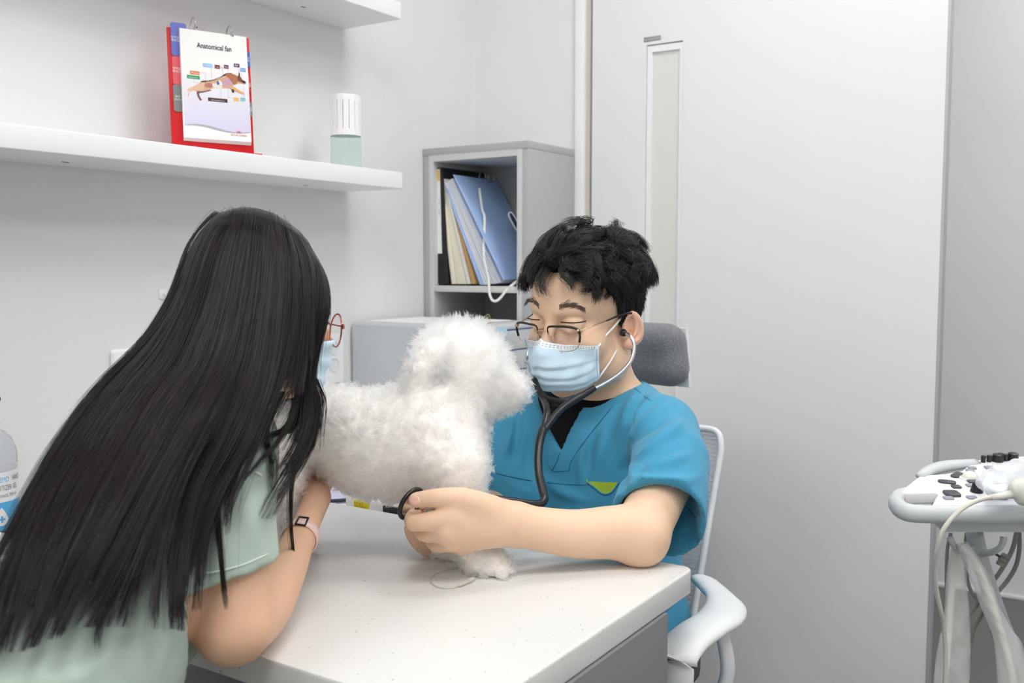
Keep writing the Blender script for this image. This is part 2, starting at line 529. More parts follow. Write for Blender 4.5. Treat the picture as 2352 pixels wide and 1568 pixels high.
for lo_, hi_ in (((DX0, dy0, .012), (wx0, dy1, 2.11)), ((wx1, dy0, .012), (DX1 - .006, dy1, 2.11)), ((wx0, dy0, wz1), (wx1, dy1, 2.11)), ((wx0, dy0, .012), (wx1, dy1, wz0))):
    pass
def ring_panel(name, ox0, oz0, ox1, oz1, ix0, iz0, ix1, iz1, y0, y1, m, parent):
    """flat panel with a rectangular hole"""
    V = []
    for y in (y0, y1):
        V += [(ox0, y, oz0), (ox1, y, oz0), (ox1, y, oz1), (ox0, y, oz1), (ix0, y, iz0), (ix1, y, iz0), (ix1, y, iz1), (ix0, y, iz1)]
    F = []
    for i in range(4):
        j = (i + 1) % 4
        F += [(i, j, 4 + j, 4 + i), (8 + i, 12 + i, 12 + j, 8 + j), (i, 8 + i, 8 + j, j), (4 + i, 4 + j, 12 + j, 12 + i)]
    bm = bmesh.new(); vv = [bm.verts.new(v) for v in V]
    for f in F: bm.faces.new([vv[k] for k in f])
    return bm_obj(name, bm, m, parent)
ring_panel('leaf', DX0, .012, DX1 - .006, 2.11, wx0, wz0, wx1, wz1, dy0, dy1, M_door, door)
box('edge_strip', (DX1 - .006, dy0 - .0015, .012), (DX1, dy1, 2.11), M_edge, door, bevel=.001)
fw_ = .0145
ring_panel('window_frame', wx0 + .0012, wz0 + .0012, wx1 - .0012, wz1 - .0022, wx0 + fw_, wz0 + fw_, wx1 - .009, wz1 - .019, dy0 + .003, dy1, M_trim, door)
box('window_pane', (wx0 + fw_ - .002, dy0 + .009, wz0 + fw_ - .002), (wx1 - .007, dy0 + .015, wz1 - .017), M_frost, door)
# maker's plate above the slit
pl0 = on_y(1479, 95, dy0); pl1 = on_y(1518, 81, dy0)
fr_door = (np.array([pl0[0], dy0, 0]), np.array([1, 0, 0.]), np.array([0, 0, 1.]), np.array([0, -1, 0.]))
plate = box('maker_plate', (pl0[0], dy0 - .0012, pl0[2] - .002), (pl1[0], dy0, pl1[2] + .0), mat('plate_grey', (150, 151, 155), .4, .4), door, bevel=.0004)
text('lettering', '▰ YOUNGCHANG', fr_door, .003, pl0[2] + .0008, .0015, mat('plate_print', (205, 206, 208), .5), plate, size=.0062)

# ceiling lamps
M_lamp = mat('lamp_diffuser', (255, 255, 255), .5, emit=((255, 254, 251), LAMP_STRENGTH))
M_lampframe = mat('lamp_frame', (235, 235, 235), .4)
for x, y, sx, sy, lab in ((-.50, 1.66, .60, .45, 'white ceiling light panel over the seated man'),
                          (-.20, .25, .60, .60, 'square white ceiling light panel just in front of the desk'),
                          (.75, 1.10, .60, .60, 'square white ceiling light panel on the doorway side of the room'),
                          (.40, -.85, .60, .60, 'square white ceiling light panel at the rear of the room'),
                          (-1.0, -.60, .60, .60, 'square white ceiling light panel at the rear by the left wall'),
                          (.1, 2.95, .60, .60, 'ceiling light panel in the corridor behind the door')):
    t = thing('ceiling_light', lab, 'light', (x, y, CEIL))
    box('diffuser', (x - sx / 2 + .02, y - sy / 2 + .02, CEIL - .012), (x + sx / 2 - .02, y + sy / 2 - .02, CEIL - .002), M_lamp, t)
    for (a, b, c, d) in ((-1, -1, 1, -.93), (-1, .93, 1, 1), (-1, -.93, -.93, .93), (.93, -.93, 1, .93)):
        box('frame', (x + a * sx / 2, y + b * sy / 2, CEIL - .018), (x + c * sx / 2, y + d * sy / 2, CEIL), M_lampframe, t)

# ------------------------------------------------------------------ wall shelves
def shelf(zb, zt, label):
    t = thing('wall_shelf', label, 'shelf', (XL, .8, zb), 'floating shelves on the left wall')
    xf = -1.445; y1 = 1.761
    box('board', (XL, -.35, zb), (xf, y1, zt), M_white, t, bevel=.0022, seg=3)
    for px, py in ((150, 372), (703, 425)) if zb < 1.5 else ((697, 16),):
        q = on_z(px, py, zb)
        box('screw_slot', (q[0] - .0016, q[1] - .006, zb - .0008), (q[0] + .0016, q[1] + .006, zb + .001), mat('slot_dark', (120, 120, 122), .6), t)
    return t
Z1b, Z1t = 1.3255, 1.3635
shelf(Z1b, Z1t, 'long white floating shelf holding the red flip chart and air freshener')
shelf(1.7075, 1.7455, 'upper white floating shelf at the top edge of the picture')

# ------------------------------------------------------------------ flip chart on the shelf
fc = thing('flip_chart', 'red tabletop flip chart with an illustrated white page on the shelf', 'flip chart', (-1.49, 1.25, Z1t))
c_bl, c_br = P(397, 331, 1.81), P(584, 352, 1.90)
c_bl[2] = c_br[2] = Z1t + .003
ax_ = (c_br - c_bl); FCW = np.linalg.norm(ax_); ax_ /= FCW
_nh = np.cross(ax_, _z)
if _nh @ (CAM - c_bl) < 0: _nh = -_nh
_ln = math.radians(4.0); up_ = _z * math.cos(_ln) - _nh * math.sin(_ln); nf_ = _nh * math.cos(_ln) + _z * math.sin(_ln); FCH = .2255
FR = (c_bl, ax_, up_, nf_)
M_red = mat('red_board', (205, 28, 34), .42, spec=.4)
M_page = mat('page_paper', (244, 243, 241), .6)
extrude('back_board', [(-.001, 0), (FCW, 0), (FCW, FCH), (-.001, FCH)], FR, -.004, 0, M_red, fc, bevel=.0008)
extrude('rear_strut', [(.012, 0), (FCW - .012, 0), (FCW - .02, FCH * .9), (.02, FCH * .9)], (c_bl + nf_ * -.05 - np.array([0, 0, 0]), ax_, (up_ * FCH + nf_ * .046) / np.linalg.norm(up_ * FCH + nf_ * .046), nf_), -.003, 0, M_red, fc)
# foot plate
fz = np.array([0, 0, 1.]); nh = np.array([nf_[0], nf_[1], 0]); nh /= np.linalg.norm(nh)
fp = (np.array([c_bl[0], c_bl[1], Z1t]), ax_, nh, fz)
extrude('foot_plate', [(-.004, -.06), (FCW + .012, -.06), (FCW + .012, .012), (-.004, .012)], fp, .0, .0035, M_red, fc, bevel=.001)
# pages: a block, slightly stepped at the bottom
px0, px1, py0, py1 = .020, FCW - .008, .016, FCH - .001
for k in range(5):
    extrude('page', [(px0 - .0004 * k, py0 - .0 + .0012 * k), (px1 + .0004 * (4 - k), py0 + .0012 * k), (px1 - .0003 * k, py1 - .001), (px0, py1 - .001)], FR, .0010 + .0018 * k, .0026 + .0018 * k, M_page, fc)
HP = .0101
# front page print: lavender fading upward, printed wave, logo
m_pr = bpy.data.materials.new('page_print'); m_pr.use_nodes = True
_N = m_pr.node_tree.nodes; _L = m_pr.node_tree.links
_at = _N.new('ShaderNodeAttribute'); _at.attribute_name = 'fade'
_rp = _N.new('ShaderNodeValToRGB'); _rp.color_ramp.elements[0].color = lin((214, 208, 236)); _rp.color_ramp.elements[1].color = lin((244, 243, 241))
_L.new(_at.outputs['Fac'], _rp.inputs[0]); _L.new(_rp.outputs[0], _N['Principled BSDF'].inputs['Base Color']); _N['Principled BSDF'].inputs['Roughness'].default_value = .6
wv = lambda a: py0 + .026 + .0035 * math.sin((a - px0) / (px1 - px0) * 6.0 + .5) - .003 * ((a - px0) / (px1 - px0))
V = []; F = []; fade = []
na = 20
for i in range(na + 1):
    a = px0 + .0005 + (px1 - px0 - .001) * i / na
    for j in range(9):
        b = wv(a) + (py0 + .135 - wv(a)) * j / 8; V.append(loc(FR, a, b, HP + .0001)); fade.append(j / 8)
for i in range(na):
    for j in range(8): F.append((i * 9 + j, (i + 1) * 9 + j, (i + 1) * 9 + j + 1, i * 9 + j + 1))
o = mesh_obj('lavender_print', V, F, m_pr, fc)
atr = o.data.attributes.new('fade', 'FLOAT', 'POINT'); atr.data.foreach_set('value', fade)
M_silver = mat('print_silver', (170, 170, 176), .4)
V = []; F = []
for i in range(na + 1):
    a = px0 + .0005 + (px1 - px0 - .001) * i / na; s = i / na
    wd = .0028 * math.sin(math.pi * min(1, s * 1.3)) + .0006
    V += [loc(FR, a, wv(a) - .0005, HP + .0002), loc(FR, a, wv(a) + wd, HP + .0002)]
F = [(2 * i, 2 * i + 2, 2 * i + 3, 2 * i + 1) for i in range(na)]
mesh_obj('wave_print', V, F, M_silver, fc)
def ppt(px, py):
    """pixel on the page plane -> local (a, b)"""
    q = ray(px, py); o_ = c_bl + nf_ * HP; t_ = ((o_ - CAM) @ nf_) / (q @ nf_); h = CAM + q * t_ - c_bl
    return h @ ax_, h @ up_
def fcz(zx, zy): return ppt(370 + zx / 4.481, 20 + zy / 4.481)   # from the close-up view of the chart
M_ink = mat('ink_dark', (62, 62, 68), .6)
M_inkred = mat('ink_red', (190, 30, 50), .6)
a, b = fcz(368, 392); a2, b2 = fcz(756, 460)
text('title', 'Anatomical fan', FR, a, b - .001, HP + .0003, M_ink, fc, size=(a2 - a) / 5.2, sx=.80, bold=.0002)
a, b = fcz(718, 1303); a2, b2 = fcz(880, 1332)
text('logo_lettering', 'ROYAL CANIN', FR, a, b - .0005, HP + .0003, M_inkred, fc, size=(a2 - a) / 6.6)
ca, cb = fcz(800, 1278)
V = []; F = []
for k in range(5):                                         # crown: five pronged rays and dots over an arc
    an = math.radians(90 + (k - 2) * 24); 
    for rr, sz in ((.0026, .0007), (.0040, .0006), (.0053, .0005)):
        cx, cy = ca + rr * math.cos(an) * 1.15, cb + rr * math.sin(an) - .001
        n0 = len(V); V += [loc(FR, cx + sz * math.cos(t), cy + sz * math.sin(t), HP + .0003) for t in np.linspace(0, 2 * math.pi, 7)[:-1]]; F.append(tuple(range(n0, n0 + 6)))
for k in range(8):
    t0, t1_ = math.radians(30 + k * 15), math.radians(45 + k * 15); n0 = len(V)
    V += [loc(FR, ca + r_ * math.cos(t) * 1.4, cb + r_ * math.sin(t) * .6 - .0022, HP + .0003) for r_, t in ((.0026, t0), (.0034, t0), (.0034, t1_), (.0026, t1_))]; F.append((n0, n0 + 1, n0 + 2, n0 + 3))
mesh_obj('crown_mark', V, F, M_inkred, fc)
# tags and leader lines around the drawing
M_line = mat('ink_line', (165, 165, 172), .6); M_wink = mat('ink_white', (240, 240, 240), .6)
def flat_poly(name, pts, m, parent, h): return mesh_obj(name, [loc(FR, a, b, h) for a, b in pts], [tuple(range(len(pts)))], m, parent)
for (x0, y0, x1, y1, col, s, lx) in (
        (297, 634, 395, 668, (228, 128, 82), 'Muscles', [(395, 660), (455, 662), (460, 730)]),
        (264, 676, 398, 710, (62, 160, 105), 'Urinary tract', [(335, 700), (338, 755), (410, 765)]),
        (429, 556, 528, 590, (150, 200, 245), 'Skeleton', [(514, 590), (522, 720)]),
        (551, 574, 605, 606, (120, 30, 50), 'Liver', [(605, 598), (630, 600), (636, 690)]),
        (646, 574, 694, 604, (105, 30, 85), 'Skin', [(690, 604), (693, 670)]),
        (747, 560, 806, 590, (100, 25, 95), 'Ear', [(798, 590), (802, 660)]),
        (814, 606, 868, 638, (80, 160, 228), 'Eye', [(826, 638), (830, 715)]),
        (482, 910, 684, 960, (70, 50, 48), 'Gastro-intestinal tract', [(612, 835), (618, 915)]),
        (747, 912, 801, 944, (240, 180, 70), 'Heart', [(688, 820), (692, 912), (747, 922)]),
        (818, 912, 866, 944, (110, 195, 200), 'Teeth', [(850, 800), (852, 912)])):
    a0, b0 = fcz(x0, y0 + 2); a1, b1 = fcz(x1, y1)
    bb_ = b0 - .0068
    tg = flat_poly('tag', [(a0, bb_), (a1, bb_), (a1, b0), (a0, b0)], mat('tag_%d_%d_%d' % col, col, .6), fc, HP + .0003)
    text('lettering', s, FR, (a0 + a1) / 2, bb_ + .0018, HP + .0005, M_wink, tg, size=min(.0058, (a1 - a0) / max(3, len(s)) * 1.75), align='CENTER')
    pts = [fcz(*q) for q in lx]; V = []; F = []
    for (p0, p1) in zip(pts[:-1], pts[1:]):
        d_ = np.array(p1) - np.array(p0); d_ /= np.linalg.norm(d_) + 1e-9; nn = np.array([-d_[1], d_[0]]) * .00022; n0 = len(V)
        V += [loc(FR, *(np.array(q) + s_ * nn), HP + .00025) for q, s_ in ((p0, 1), (p1, 1), (p1, -1), (p0, -1))]; F.append((n0, n0 + 1, n0 + 2, n0 + 3))
    mesh_obj('leader_line', V, F, M_line, fc)
# printed drawing of a running dog with inner organs, as flat inked shapes
def draw(nm, pts, col, h, n=4):
    q = spline([fcz(*p) for p in pts], n, closed=True)
    return flat_poly(nm, [tuple(p) for p in q], mat('ink_%d_%d_%d' % col, col, .6), fc, h)
H0 = HP + .0003
draw('dog_print', [(270, 830), (330, 800), (395, 765), (420, 742), (520, 730), (600, 705), (660, 672), (720, 664), (790, 690), (800, 655), (812, 690), (840, 735), (870, 755), (862, 780), (840, 775), (800, 770), (760, 785), (740, 800), (800, 835), (855, 870), (850, 882), (790, 865), (730, 835), (690, 820), (620, 820), (540, 815), (500, 835), (430, 850), (380, 870), (400, 920), (425, 938), (395, 940), (365, 880), (365, 850), (300, 850), (280, 905), (275, 880), (290, 855)], (214, 172, 142), H0, 3)
draw('dog_print', [(415, 745), (520, 732), (610, 700), (660, 668), (730, 664), (660, 690), (600, 716), (520, 745), (425, 757)], (70, 58, 60), H0 + .0001)
draw('dog_print', [(330, 800), (395, 770), (440, 765), (430, 835), (370, 838), (300, 850), (270, 838)], (226, 190, 160), H0 + .0001)
draw('dog_print', [(365, 855), (430, 850), (500, 836), (515, 842), (440, 862), (390, 875), (415, 935), (395, 938)], (120, 85, 95), H0 + .0001)
draw('dog_print', [(455, 770), (520, 770), (520, 810), (455, 805)], (186, 120, 110), H0 + .0002)
draw('dog_print', [(525, 775), (570, 770), (630, 800), (610, 822), (545, 812)], (232, 224, 214), H0 + .0002)
draw('dog_print', [(572, 755), (592, 745), (600, 775), (580, 785)], (82, 100, 170), H0 + .0003)
draw('dog_print', [(590, 745), (610, 742), (630, 780), (612, 790)], (240, 236, 228), H0 + .0003)
draw('dog_print', [(630, 735), (690, 720), (730, 745), (720, 790), (650, 800), (625, 780)], (205, 160, 180), H0 + .0002)
draw('dog_print', [(660, 680), (720, 668), (780, 695), (790, 745), (750, 780), (700, 720)], (176, 110, 78), H0 + .0002)
draw('dog_print', [(785, 700), (808, 690), (838, 735), (868, 755), (858, 770), (820, 757), (790, 740)], (120, 70, 52), H0 + .0003)
draw('dog_print', [(835, 735), (870, 752), (862, 772), (838, 762)], (45, 40, 45), H0 + .0004)
draw('dog_print', [(795, 690), (803, 652), (812, 690)], (60, 45, 45), H0 + .0004)
draw('dog_print', [(690, 800), (740, 802), (800, 836), (852, 872), (845, 882), (790, 862), (730, 832)], (224, 176, 128), H0 + .0003)
draw('dog_print', [(722, 830), (748, 835), (750, 860), (735, 865)], (55, 48, 50), H0 + .0004)
for k in range(11):                                            # ribs and spine strokes
    x = 470 + k * 17; y = 738 - k * 4.2
    draw('dog_print', [(x, y), (x + 5, y - 1), (x + 4, y + 12), (x - 1, y + 13)], (238, 234, 226), H0 + .0004, 2)
# index tabs
M_tabs = {'b': mat('tab_blue', (104, 112, 190), .5), 'p': mat('tab_pink', (226, 92, 102), .5), 'g': mat('tab_grey', (128, 130, 128), .5), 'B': mat('tab_royal', (62, 102, 200), .5), 'r': mat('tab_red', (214, 40, 46), .5), 'w': mat('tab_white', (232, 230, 228), .5)}
for zy0, zy1, k, s in ((122, 470, 'b', '반려견\n해부도'), (472, 764, 'p', '반려묘\n해부도'), (766, 1044, 'g', 'BCS\nScore')):
    a0, b1 = fcz(106 if k == 'b' else (124 if k == 'p' else 134), zy0); _, b0 = fcz(130, zy1); a1 = px0 + .004
    tb = extrude('index_tab', rrect(a0, b0, a1 + .01, b1, .004), FR, .0012, .0022 if k != 'b' else .0030, M_tabs[k], fc)
    text('lettering', s, FR, (a0 + px0) / 2, (b0 + b1) / 2 + .001, .0035, M_wink, tb, size=.0056 if k != 'g' else .005, align='CENTER')
for zy0, zy1, k, s in ((438, 592, 'B', '피부\n질환'), (695, 850, 'r', '비뇨\n질환'), (950, 1100, 'g', '위장\n질환')):
    _, b1 = fcz(930, zy0); _, b0 = fcz(930, zy1); bm_ = (b0 + b1) / 2; hh = (b1 - b0) / 2
    half = [(FCW - .0005, bm_ - hh)] + [(FCW - .0005 - .011 * math.sin(t), bm_ - hh * math.cos(t)) for t in np.linspace(0.15, math.pi - .15, 12)] + [(FCW - .0005, bm_ + hh)]
    tb = extrude('index_tab', half, FR, .0003, .0014, M_tabs[k], fc)
    text('lettering', s, FR, FCW - .0055, bm_ + .0008, .0016, M_wink, tb, size=.0048, align='CENTER')
# rings
M_steel = mat('steel_ring', (190, 188, 182), .25, 1.0)
for zx, zy in ((366, 196), (738, 282)):
    a, b = fcz(zx, zy)
    pts = [loc(FR, a - .003 - .0008 * math.cos(t), b + .0085 - .0135 * math.cos(t), -.002 + .0145 * math.sin(t) + .0) for t in np.linspace(-.2, 2 * math.pi - .2, 26)[:-1]]
    tube('binder_ring', pts, .0010, M_steel, fc, n=6, closed=True)
    lathe('ring_hole', [(.0017, 0), (.0017, .0002)], loc(FR, a - .0, b + .0005, HP + .0001), mat('hole_dark', (90, 90, 92), .6), fc, n=12, ax=(ax_, up_, nf_))

# ------------------------------------------------------------------ air freshener
q = on_x(795, 385, -1.497); af = thing('air_freshener', 'round air freshener with slotted white cap over pale green liquid', 'air freshener', (q[0], q[1], Z1t))
c = np.array([q[0], q[1], Z1t]); R_ = .0335
zb_, zc_, zt_ = 0.0005, .071, .1585
M_liq = mat('mint_glass', (232, 247, 241), .04, trans=.85, ior=1.12, spec=.5)
lathe('glass_jar', [(R_ * .9, zb_), (R_ * .985, zb_ + .002), (R_, zb_ + .006), (R_, zc_ - .0005), (R_ * .90, zc_), (R_ * .88, zc_ + .012), (R_ * .55, zc_ + .03), (R_ * .55, zc_ + .05)], c, M_liq, af, n=40)
ns = 16; V = []; F = []                                         # cap with real slots: wall built of strips
Rc = R_ * 1.01
rings = [(zc_, 1), (zc_ + .013, 1), (zt_ - .013, 1), (zt_ - .002, 1), (zt_, .96)]
tt = []
for k in range(ns):
    tt += [2 * math.pi * (k - .455) / ns, 2 * math.pi * (k + .455) / ns]
for z_, f_ in rings:
    for r2 in (Rc * f_, Rc * f_ - .0018):
        V += [c + np.array([r2 * math.cos(t), r2 * math.sin(t), z_]) for t in tt]
nt_ = len(tt)
def vi(i, inner, j): return (i * 2 + inner) * nt_ + j % nt_
for i in range(len(rings) - 1):
    for j in range(nt_):
        if i == 1 and j % 2 == 1:                               # slot opening: only the reveals
            F += [(vi(i, 0, j), vi(i, 1, j), vi(i + 1, 1, j), vi(i + 1, 0, j)), (vi(i, 0, j + 1), vi(i + 1, 0, j + 1), vi(i + 1, 1, j + 1), vi(i, 1, j + 1)),
                  (vi(i, 0, j), vi(i, 0, j + 1), vi(i, 1, j + 1), vi(i, 1, j)), (vi(i + 1, 0, j), vi(i + 1, 1, j), vi(i + 1, 1, j + 1), vi(i + 1, 0, j + 1))]
        else:
            F += [(vi(i, 0, j), vi(i, 0, j + 1), vi(i + 1, 0, j + 1), vi(i + 1, 0, j)), (vi(i, 1, j), vi(i + 1, 1, j), vi(i + 1, 1, j + 1), vi(i, 1, j + 1))]
F.append(tuple(vi(len(rings) - 1, 0, j) for j in range(nt_)))
F += [(vi(0, 0, j), vi(0, 1, j), vi(0, 1, j + 1), vi(0, 0, j + 1)) for j in range(nt_)]
mesh_obj('slotted_cap', V, F, mat('cap_white', (246, 246, 246), .4), af)
lathe('wick', [(.008, zc_ + .01), (.008, zt_ - .02)], c, mat('wick_felt', (214, 196, 170), .9), af, n=12)

# ------------------------------------------------------------------ corner cabinet and its files
M_cab = mat('cabinet_grey', (176, 177, 180), .45, spec=.4, bump=(500, .02))
M_cab2 = mat('cabinet_edge_light', (205, 207, 206), .45)
cb0, cb1, cy0, cy1, ctz, cbz = XL + .002, -1.290, 2.058, YB - .001, 1.457, .70
cab = thing('corner_cabinet', 'tall grey open cabinet holding files in the room corner', 'cabinet', ((cb0 + cb1) / 2, (cy0 + cy1) / 2, cbz))
tw = .018
box('top_panel', (cb0, cy0 - .002, ctz - .018), (cb1 + .001, cy1, ctz), M_cab, cab, bevel=.001)
box('side_panel', (cb0, cy0, cbz), (cb0 + tw, cy1, ctz - .018), M_cab, cab, bevel=.0008)
box('side_panel', (cb1 - tw, cy0, cbz), (cb1, cy1, ctz - .018), M_cab, cab, bevel=.0008)
iw = .015
zs = on_y(1090, 664, cy0)[2]
box('liner_panel', (cb0 + tw, cy0 - .001, cbz), (cb0 + tw + iw, cy1, ctz - .018), M_cab2, cab, bevel=.0006)
box('liner_panel', (cb1 - tw - iw, cy0 - .001, cbz), (cb1 - tw, cy1, ctz - .018), M_cab2, cab, bevel=.0006)
box('liner_top', (cb0 + tw + iw, cy0 - .001, ctz - .018 - .017), (cb1 - tw - iw, cy1, ctz - .018), M_cab2, cab)
box('shelf_board', (cb0 + tw + iw, cy0, zs - .008), (cb1 - tw - iw, cy1, zs + .008), M_cab2, cab, bevel=.0006)
box('back_panel', (cb0 + tw + iw, cy1 - .006, cbz), (cb1 - tw - iw, cy1, ctz - .036), mat('cabinet_back', (178, 180, 178), .6), cab)
box('bottom_panel', (cb0 + tw + iw, cy0, cbz), (cb1 - tw - iw, cy1, cbz + .016), M_cab2, cab)
zf = zs + .0085
def file_px(name, tl, tr, bl, br, y0, y1, m, parent=None, bevel=.0008):
    """leaning slab: four pixels of its front end at y0, reaching back to y1"""
    q = [on_y(*p, y0) for p in (bl, br, tr, tl)]
    dz = zf - min(q[0][2], q[1][2])
    for k in (0, 1): q[k][2] = max(q[k][2], zf)
    back = [p + np.array([0, y1 - y0, 0]) for p in q]
    return hexa(name, [q[0], q[1], back[1], back[0], q[3], q[2], back[2], back[3]], m, parent, bevel=bevel)
yf = 2.078
bd = thing('ring_binder', 'black ring binder with a white spine label at the left of the cabinet', 'binder', on_y(1010, 650, yf))
bd_cov = mat('binder_black', (28, 29, 34), .45)
file_px('cover', (996, 386), (999, 386), (1002, 652), (1005, 652), yf, yf + .205, bd_cov, bd)
file_px('cover', (1012, 384), (1016, 384), (1027, 652), (1031, 652), yf, yf + .205, bd_cov, bd)
file_px('spine', (996, 386), (1016, 384), (1002, 652), (1031, 652), yf - .003, yf + .001, bd_cov, bd)
file_px('spine_label', (998, 389), (1010, 388), (1003, 582), (1015, 582), yf - .0036, yf - .0028, M_page, bd, 0)
file_px('label_stripe', (1004, 391), (1009, 390), (1005, 416), (1010, 415), yf - .0040, yf - .0034, mat('label_yellow', (240, 200, 90), .6), bd, 0)
frb = (on_y(1009, 500, yf - .0042), np.array([1, 0, 0.]), np.array([0, 0, 1.]), np.array([0, -1., 0]))
for s, z_, sz in (('진', .075, .008), ('료', .065, .008), ('기', .048, .008), ('록', .038, .008), ('▮▮', -.075, .008)):
    text('lettering', s, frb, -.004, z_ - .03, 0, M_ink if s == '▮▮' else M_line, bd, size=sz)
for k, (px, py) in enumerate(((1108, 405), (1128, 408))):
    ce = on_y(px, py, yf + .15)
    tube('binder_ring', [ce + np.array([.011 * math.cos(t), 0, .011 * math.sin(t)]) for t in np.linspace(0, 2 * math.pi, 19)[:-1]], .0016, M_steel, bd, n=6, closed=True)
M_cream = mat('cream_card', (236, 230, 210), .6); M_kraft = mat('kraft_card', (196, 156, 100), .65)
cf = thing('card_folder', 'cream card folder leaning against the black binder', 'folder', on_y(1050, 652, yf))
file_px('cover', (1009, 411), (1013, 410), (1037, 652), (1046, 652), yf, yf + .20, M_cream, cf)
file_px('inner_sheets', (1014, 411), (1020, 410), (1050, 652), (1072, 652), yf + .004, yf + .20, M_cream, cf)
file_px('cover', (1020, 412), (1022, 412), (1073, 652), (1078, 652), yf, yf + .20, mat('clear_sleeve', (222, 222, 216), .3), cf)
kf = file_px('kraft_envelope', (1023, 420), (1026, 420), (1084, 652), (1094, 652), yf + .006, yf + .19, M_kraft)
tag(kf, 'brown kraft envelope tucked between the cream and the blue folder', 'envelope')
M_blue = mat('blue_plastic', (168, 194, 238), .35, spec=.4); M_pocket = mat('white_pocket', (226, 230, 238), .35)
ac = thing('expanding_file', 'pale blue expanding file with white pockets leaning in the cabinet', 'folder', on_y(1140, 650, yf))
file_px('cover', (1020, 424), (1023, 423), (1102, 654), (1110, 654), yf, yf + .19, M_blue, ac)
for k in range(7):
    t_ = k / 7
    file_px('pocket', (1024 + 15 * t_, 420 - 12 * t_), (1025.4 + 15 * t_, 419.5 - 12 * t_), (1112 + 40 * t_, 654 - 6 * t_), (1115.5 + 40 * t_, 654 - 6 * t_), yf + .002 + .001 * (k % 3), yf + .185, M_pocket, ac, .0003)
file_px('cover', (1040, 401), (1043, 401), (1155, 642), (1159, 642), yf - .004, yf + .20, M_blue, ac)
# elastic band across the cover and over the shelf edge
yb_ = yf + .05
pts = [on_y(1101, 432, yf + .06), on_y(1107, 480, yf + .035), on_y(1113, 500, yf + .02), on_y(1111, 560, yf), on_y(1113, 600, yf - .01), on_y(1122, 640, yf - .018), on_y(1124, 672, yf - .03), on_y(1132, 690, yf - .034), on_y(1146, 687, yf - .03), on_y(1165, 664, yf - .02), on_y(1188, 645, yf - .008)]
tube('elastic_band', pts, .0035, mat('elastic_white', (232, 230, 226), .7), ac, n=8, flat=(1, .22), up=(0.3, -1, .1), smooth_n=5)
# hand slot of the rear cover, white rim round a dark hole
sl = spline([on_y(1166, 497, yf + .085), on_y(1170, 489, yf + .09), on_y(1178, 497, yf + .095), on_y(1194, 528, yf + .11), on_y(1192, 540, yf + .11), on_y(1180, 524, yf + .095)], 4, True)
tube('hand_slot_rim', sl + np.array([.004, -.0, .002]), .0018, mat('slot_white', (236, 238, 240), .4), ac, n=6, closed=True)
cs_ = sl + np.array([.0036, 0, .0015])
mesh_obj('hand_slot', list(cs_), [tuple(range(len(cs_)))], mat('slot_navy', (48, 56, 84), .5), ac)

# ------------------------------------------------------------------ side desk with drawer unit
M_desk = mat('desk_white', (238, 238, 238), .4)
ZS = .70
sd = thing('side_desk', 'white side desk along the left wall under the drawer unit', 'desk', (-1.35, 1.75, 0))
box('desk_top', (XL + .001, 1.245, ZS - .028), (-1.03, cy1, ZS - .0005), M_desk, sd, bevel=.002)
box('desk_panel', (XL + .01, 1.26, 0), (-1.25, 1.28, ZS - .028), M_cab, sd)
box('desk_panel', (XL + .01, cy1 - .03, 0), (-1.06, cy1 - .01, ZS - .028), M_cab, sd)
M_du = mat('drawer_grey', (196, 200, 203), .42, spec=.4); M_navy = mat('navy_gap', (40, 58, 120), .5)
du = thing('drawer_unit', 'light grey desktop drawer unit with thin navy gaps behind the dog', 'drawer unit', (-1.4, 1.9, ZS))
dux0, duy0, duy1 = XL + .004, 1.766, 2.050
dux1 = on_y(1082, 748, duy0)[0]; dzt = on_y(930, 744, duy0)[2]
extrude('housing', rrect(dux0, ZS + .002, dux1 - .004, dzt, .012), (np.array([0, duy0, 0]), np.array([1, 0, 0.]), np.array([0, 0, 1.]), np.array([0, 1., 0])), 0, duy1 - duy0, M_du, du, bevel=.008, seg=4)
nd = 6; hz = (dzt - .016 - ZS - .008) / nd
for k in range(nd):
    z0 = ZS + .008 + k * hz
    dr = box('drawer', (dux1 - .004, duy0 + .006, z0 + .0016), (dux1 + .004, duy1 - .006, z0 + hz - .0016), M_du, du, bevel=.0012)
    box('gap', (dux1 - .005, duy0 + .005, z0 + hz - .0016), (dux1 + .0015, duy1 - .005, z0 + hz + .0016), M_navy, dr)
    if k == nd - 1:
        lq = on_x(1152, 762, dux1 + .0042)
        box('name_card', (dux1 + .004, lq[1] - .022, lq[2] - .010), (dux1 + .0046, lq[1] + .022, lq[2] + .010), mat('card_paleblue', (190, 222, 238), .5), dr)
pq = on_z(925, 735, dzt)
pa = box('paper_sheet', (dux0 + .02, duy0 + .03, dzt + .0004), (dux0 + .30, duy1 - .03, dzt + .002), M_page)
tag(pa, 'white paper sheets lying on the grey drawer unit', 'paper')
rq = on_z(1121, 742, dzt + .001)
bc = thing('binder_clip', 'small brass binder clip standing on the drawer unit', 'clip', rq)
M_brass = mat('brass_wire', (196, 176, 128), .3, 1.0)
tube('wire_loop', [rq + _r * .007 * math.cos(t) * .7 + np.array([0, 0, .011 + .010 * math.sin(t)]) for t in np.linspace(-1.2, 4.34, 14)], .0009, M_brass, bc, n=6)
box('clip_body', (rq[0] - .006, rq[1] - .012, dzt + .0002), (rq[0] + .01, rq[1] + .012, dzt + .004), M_brass, bc, bevel=.0012)

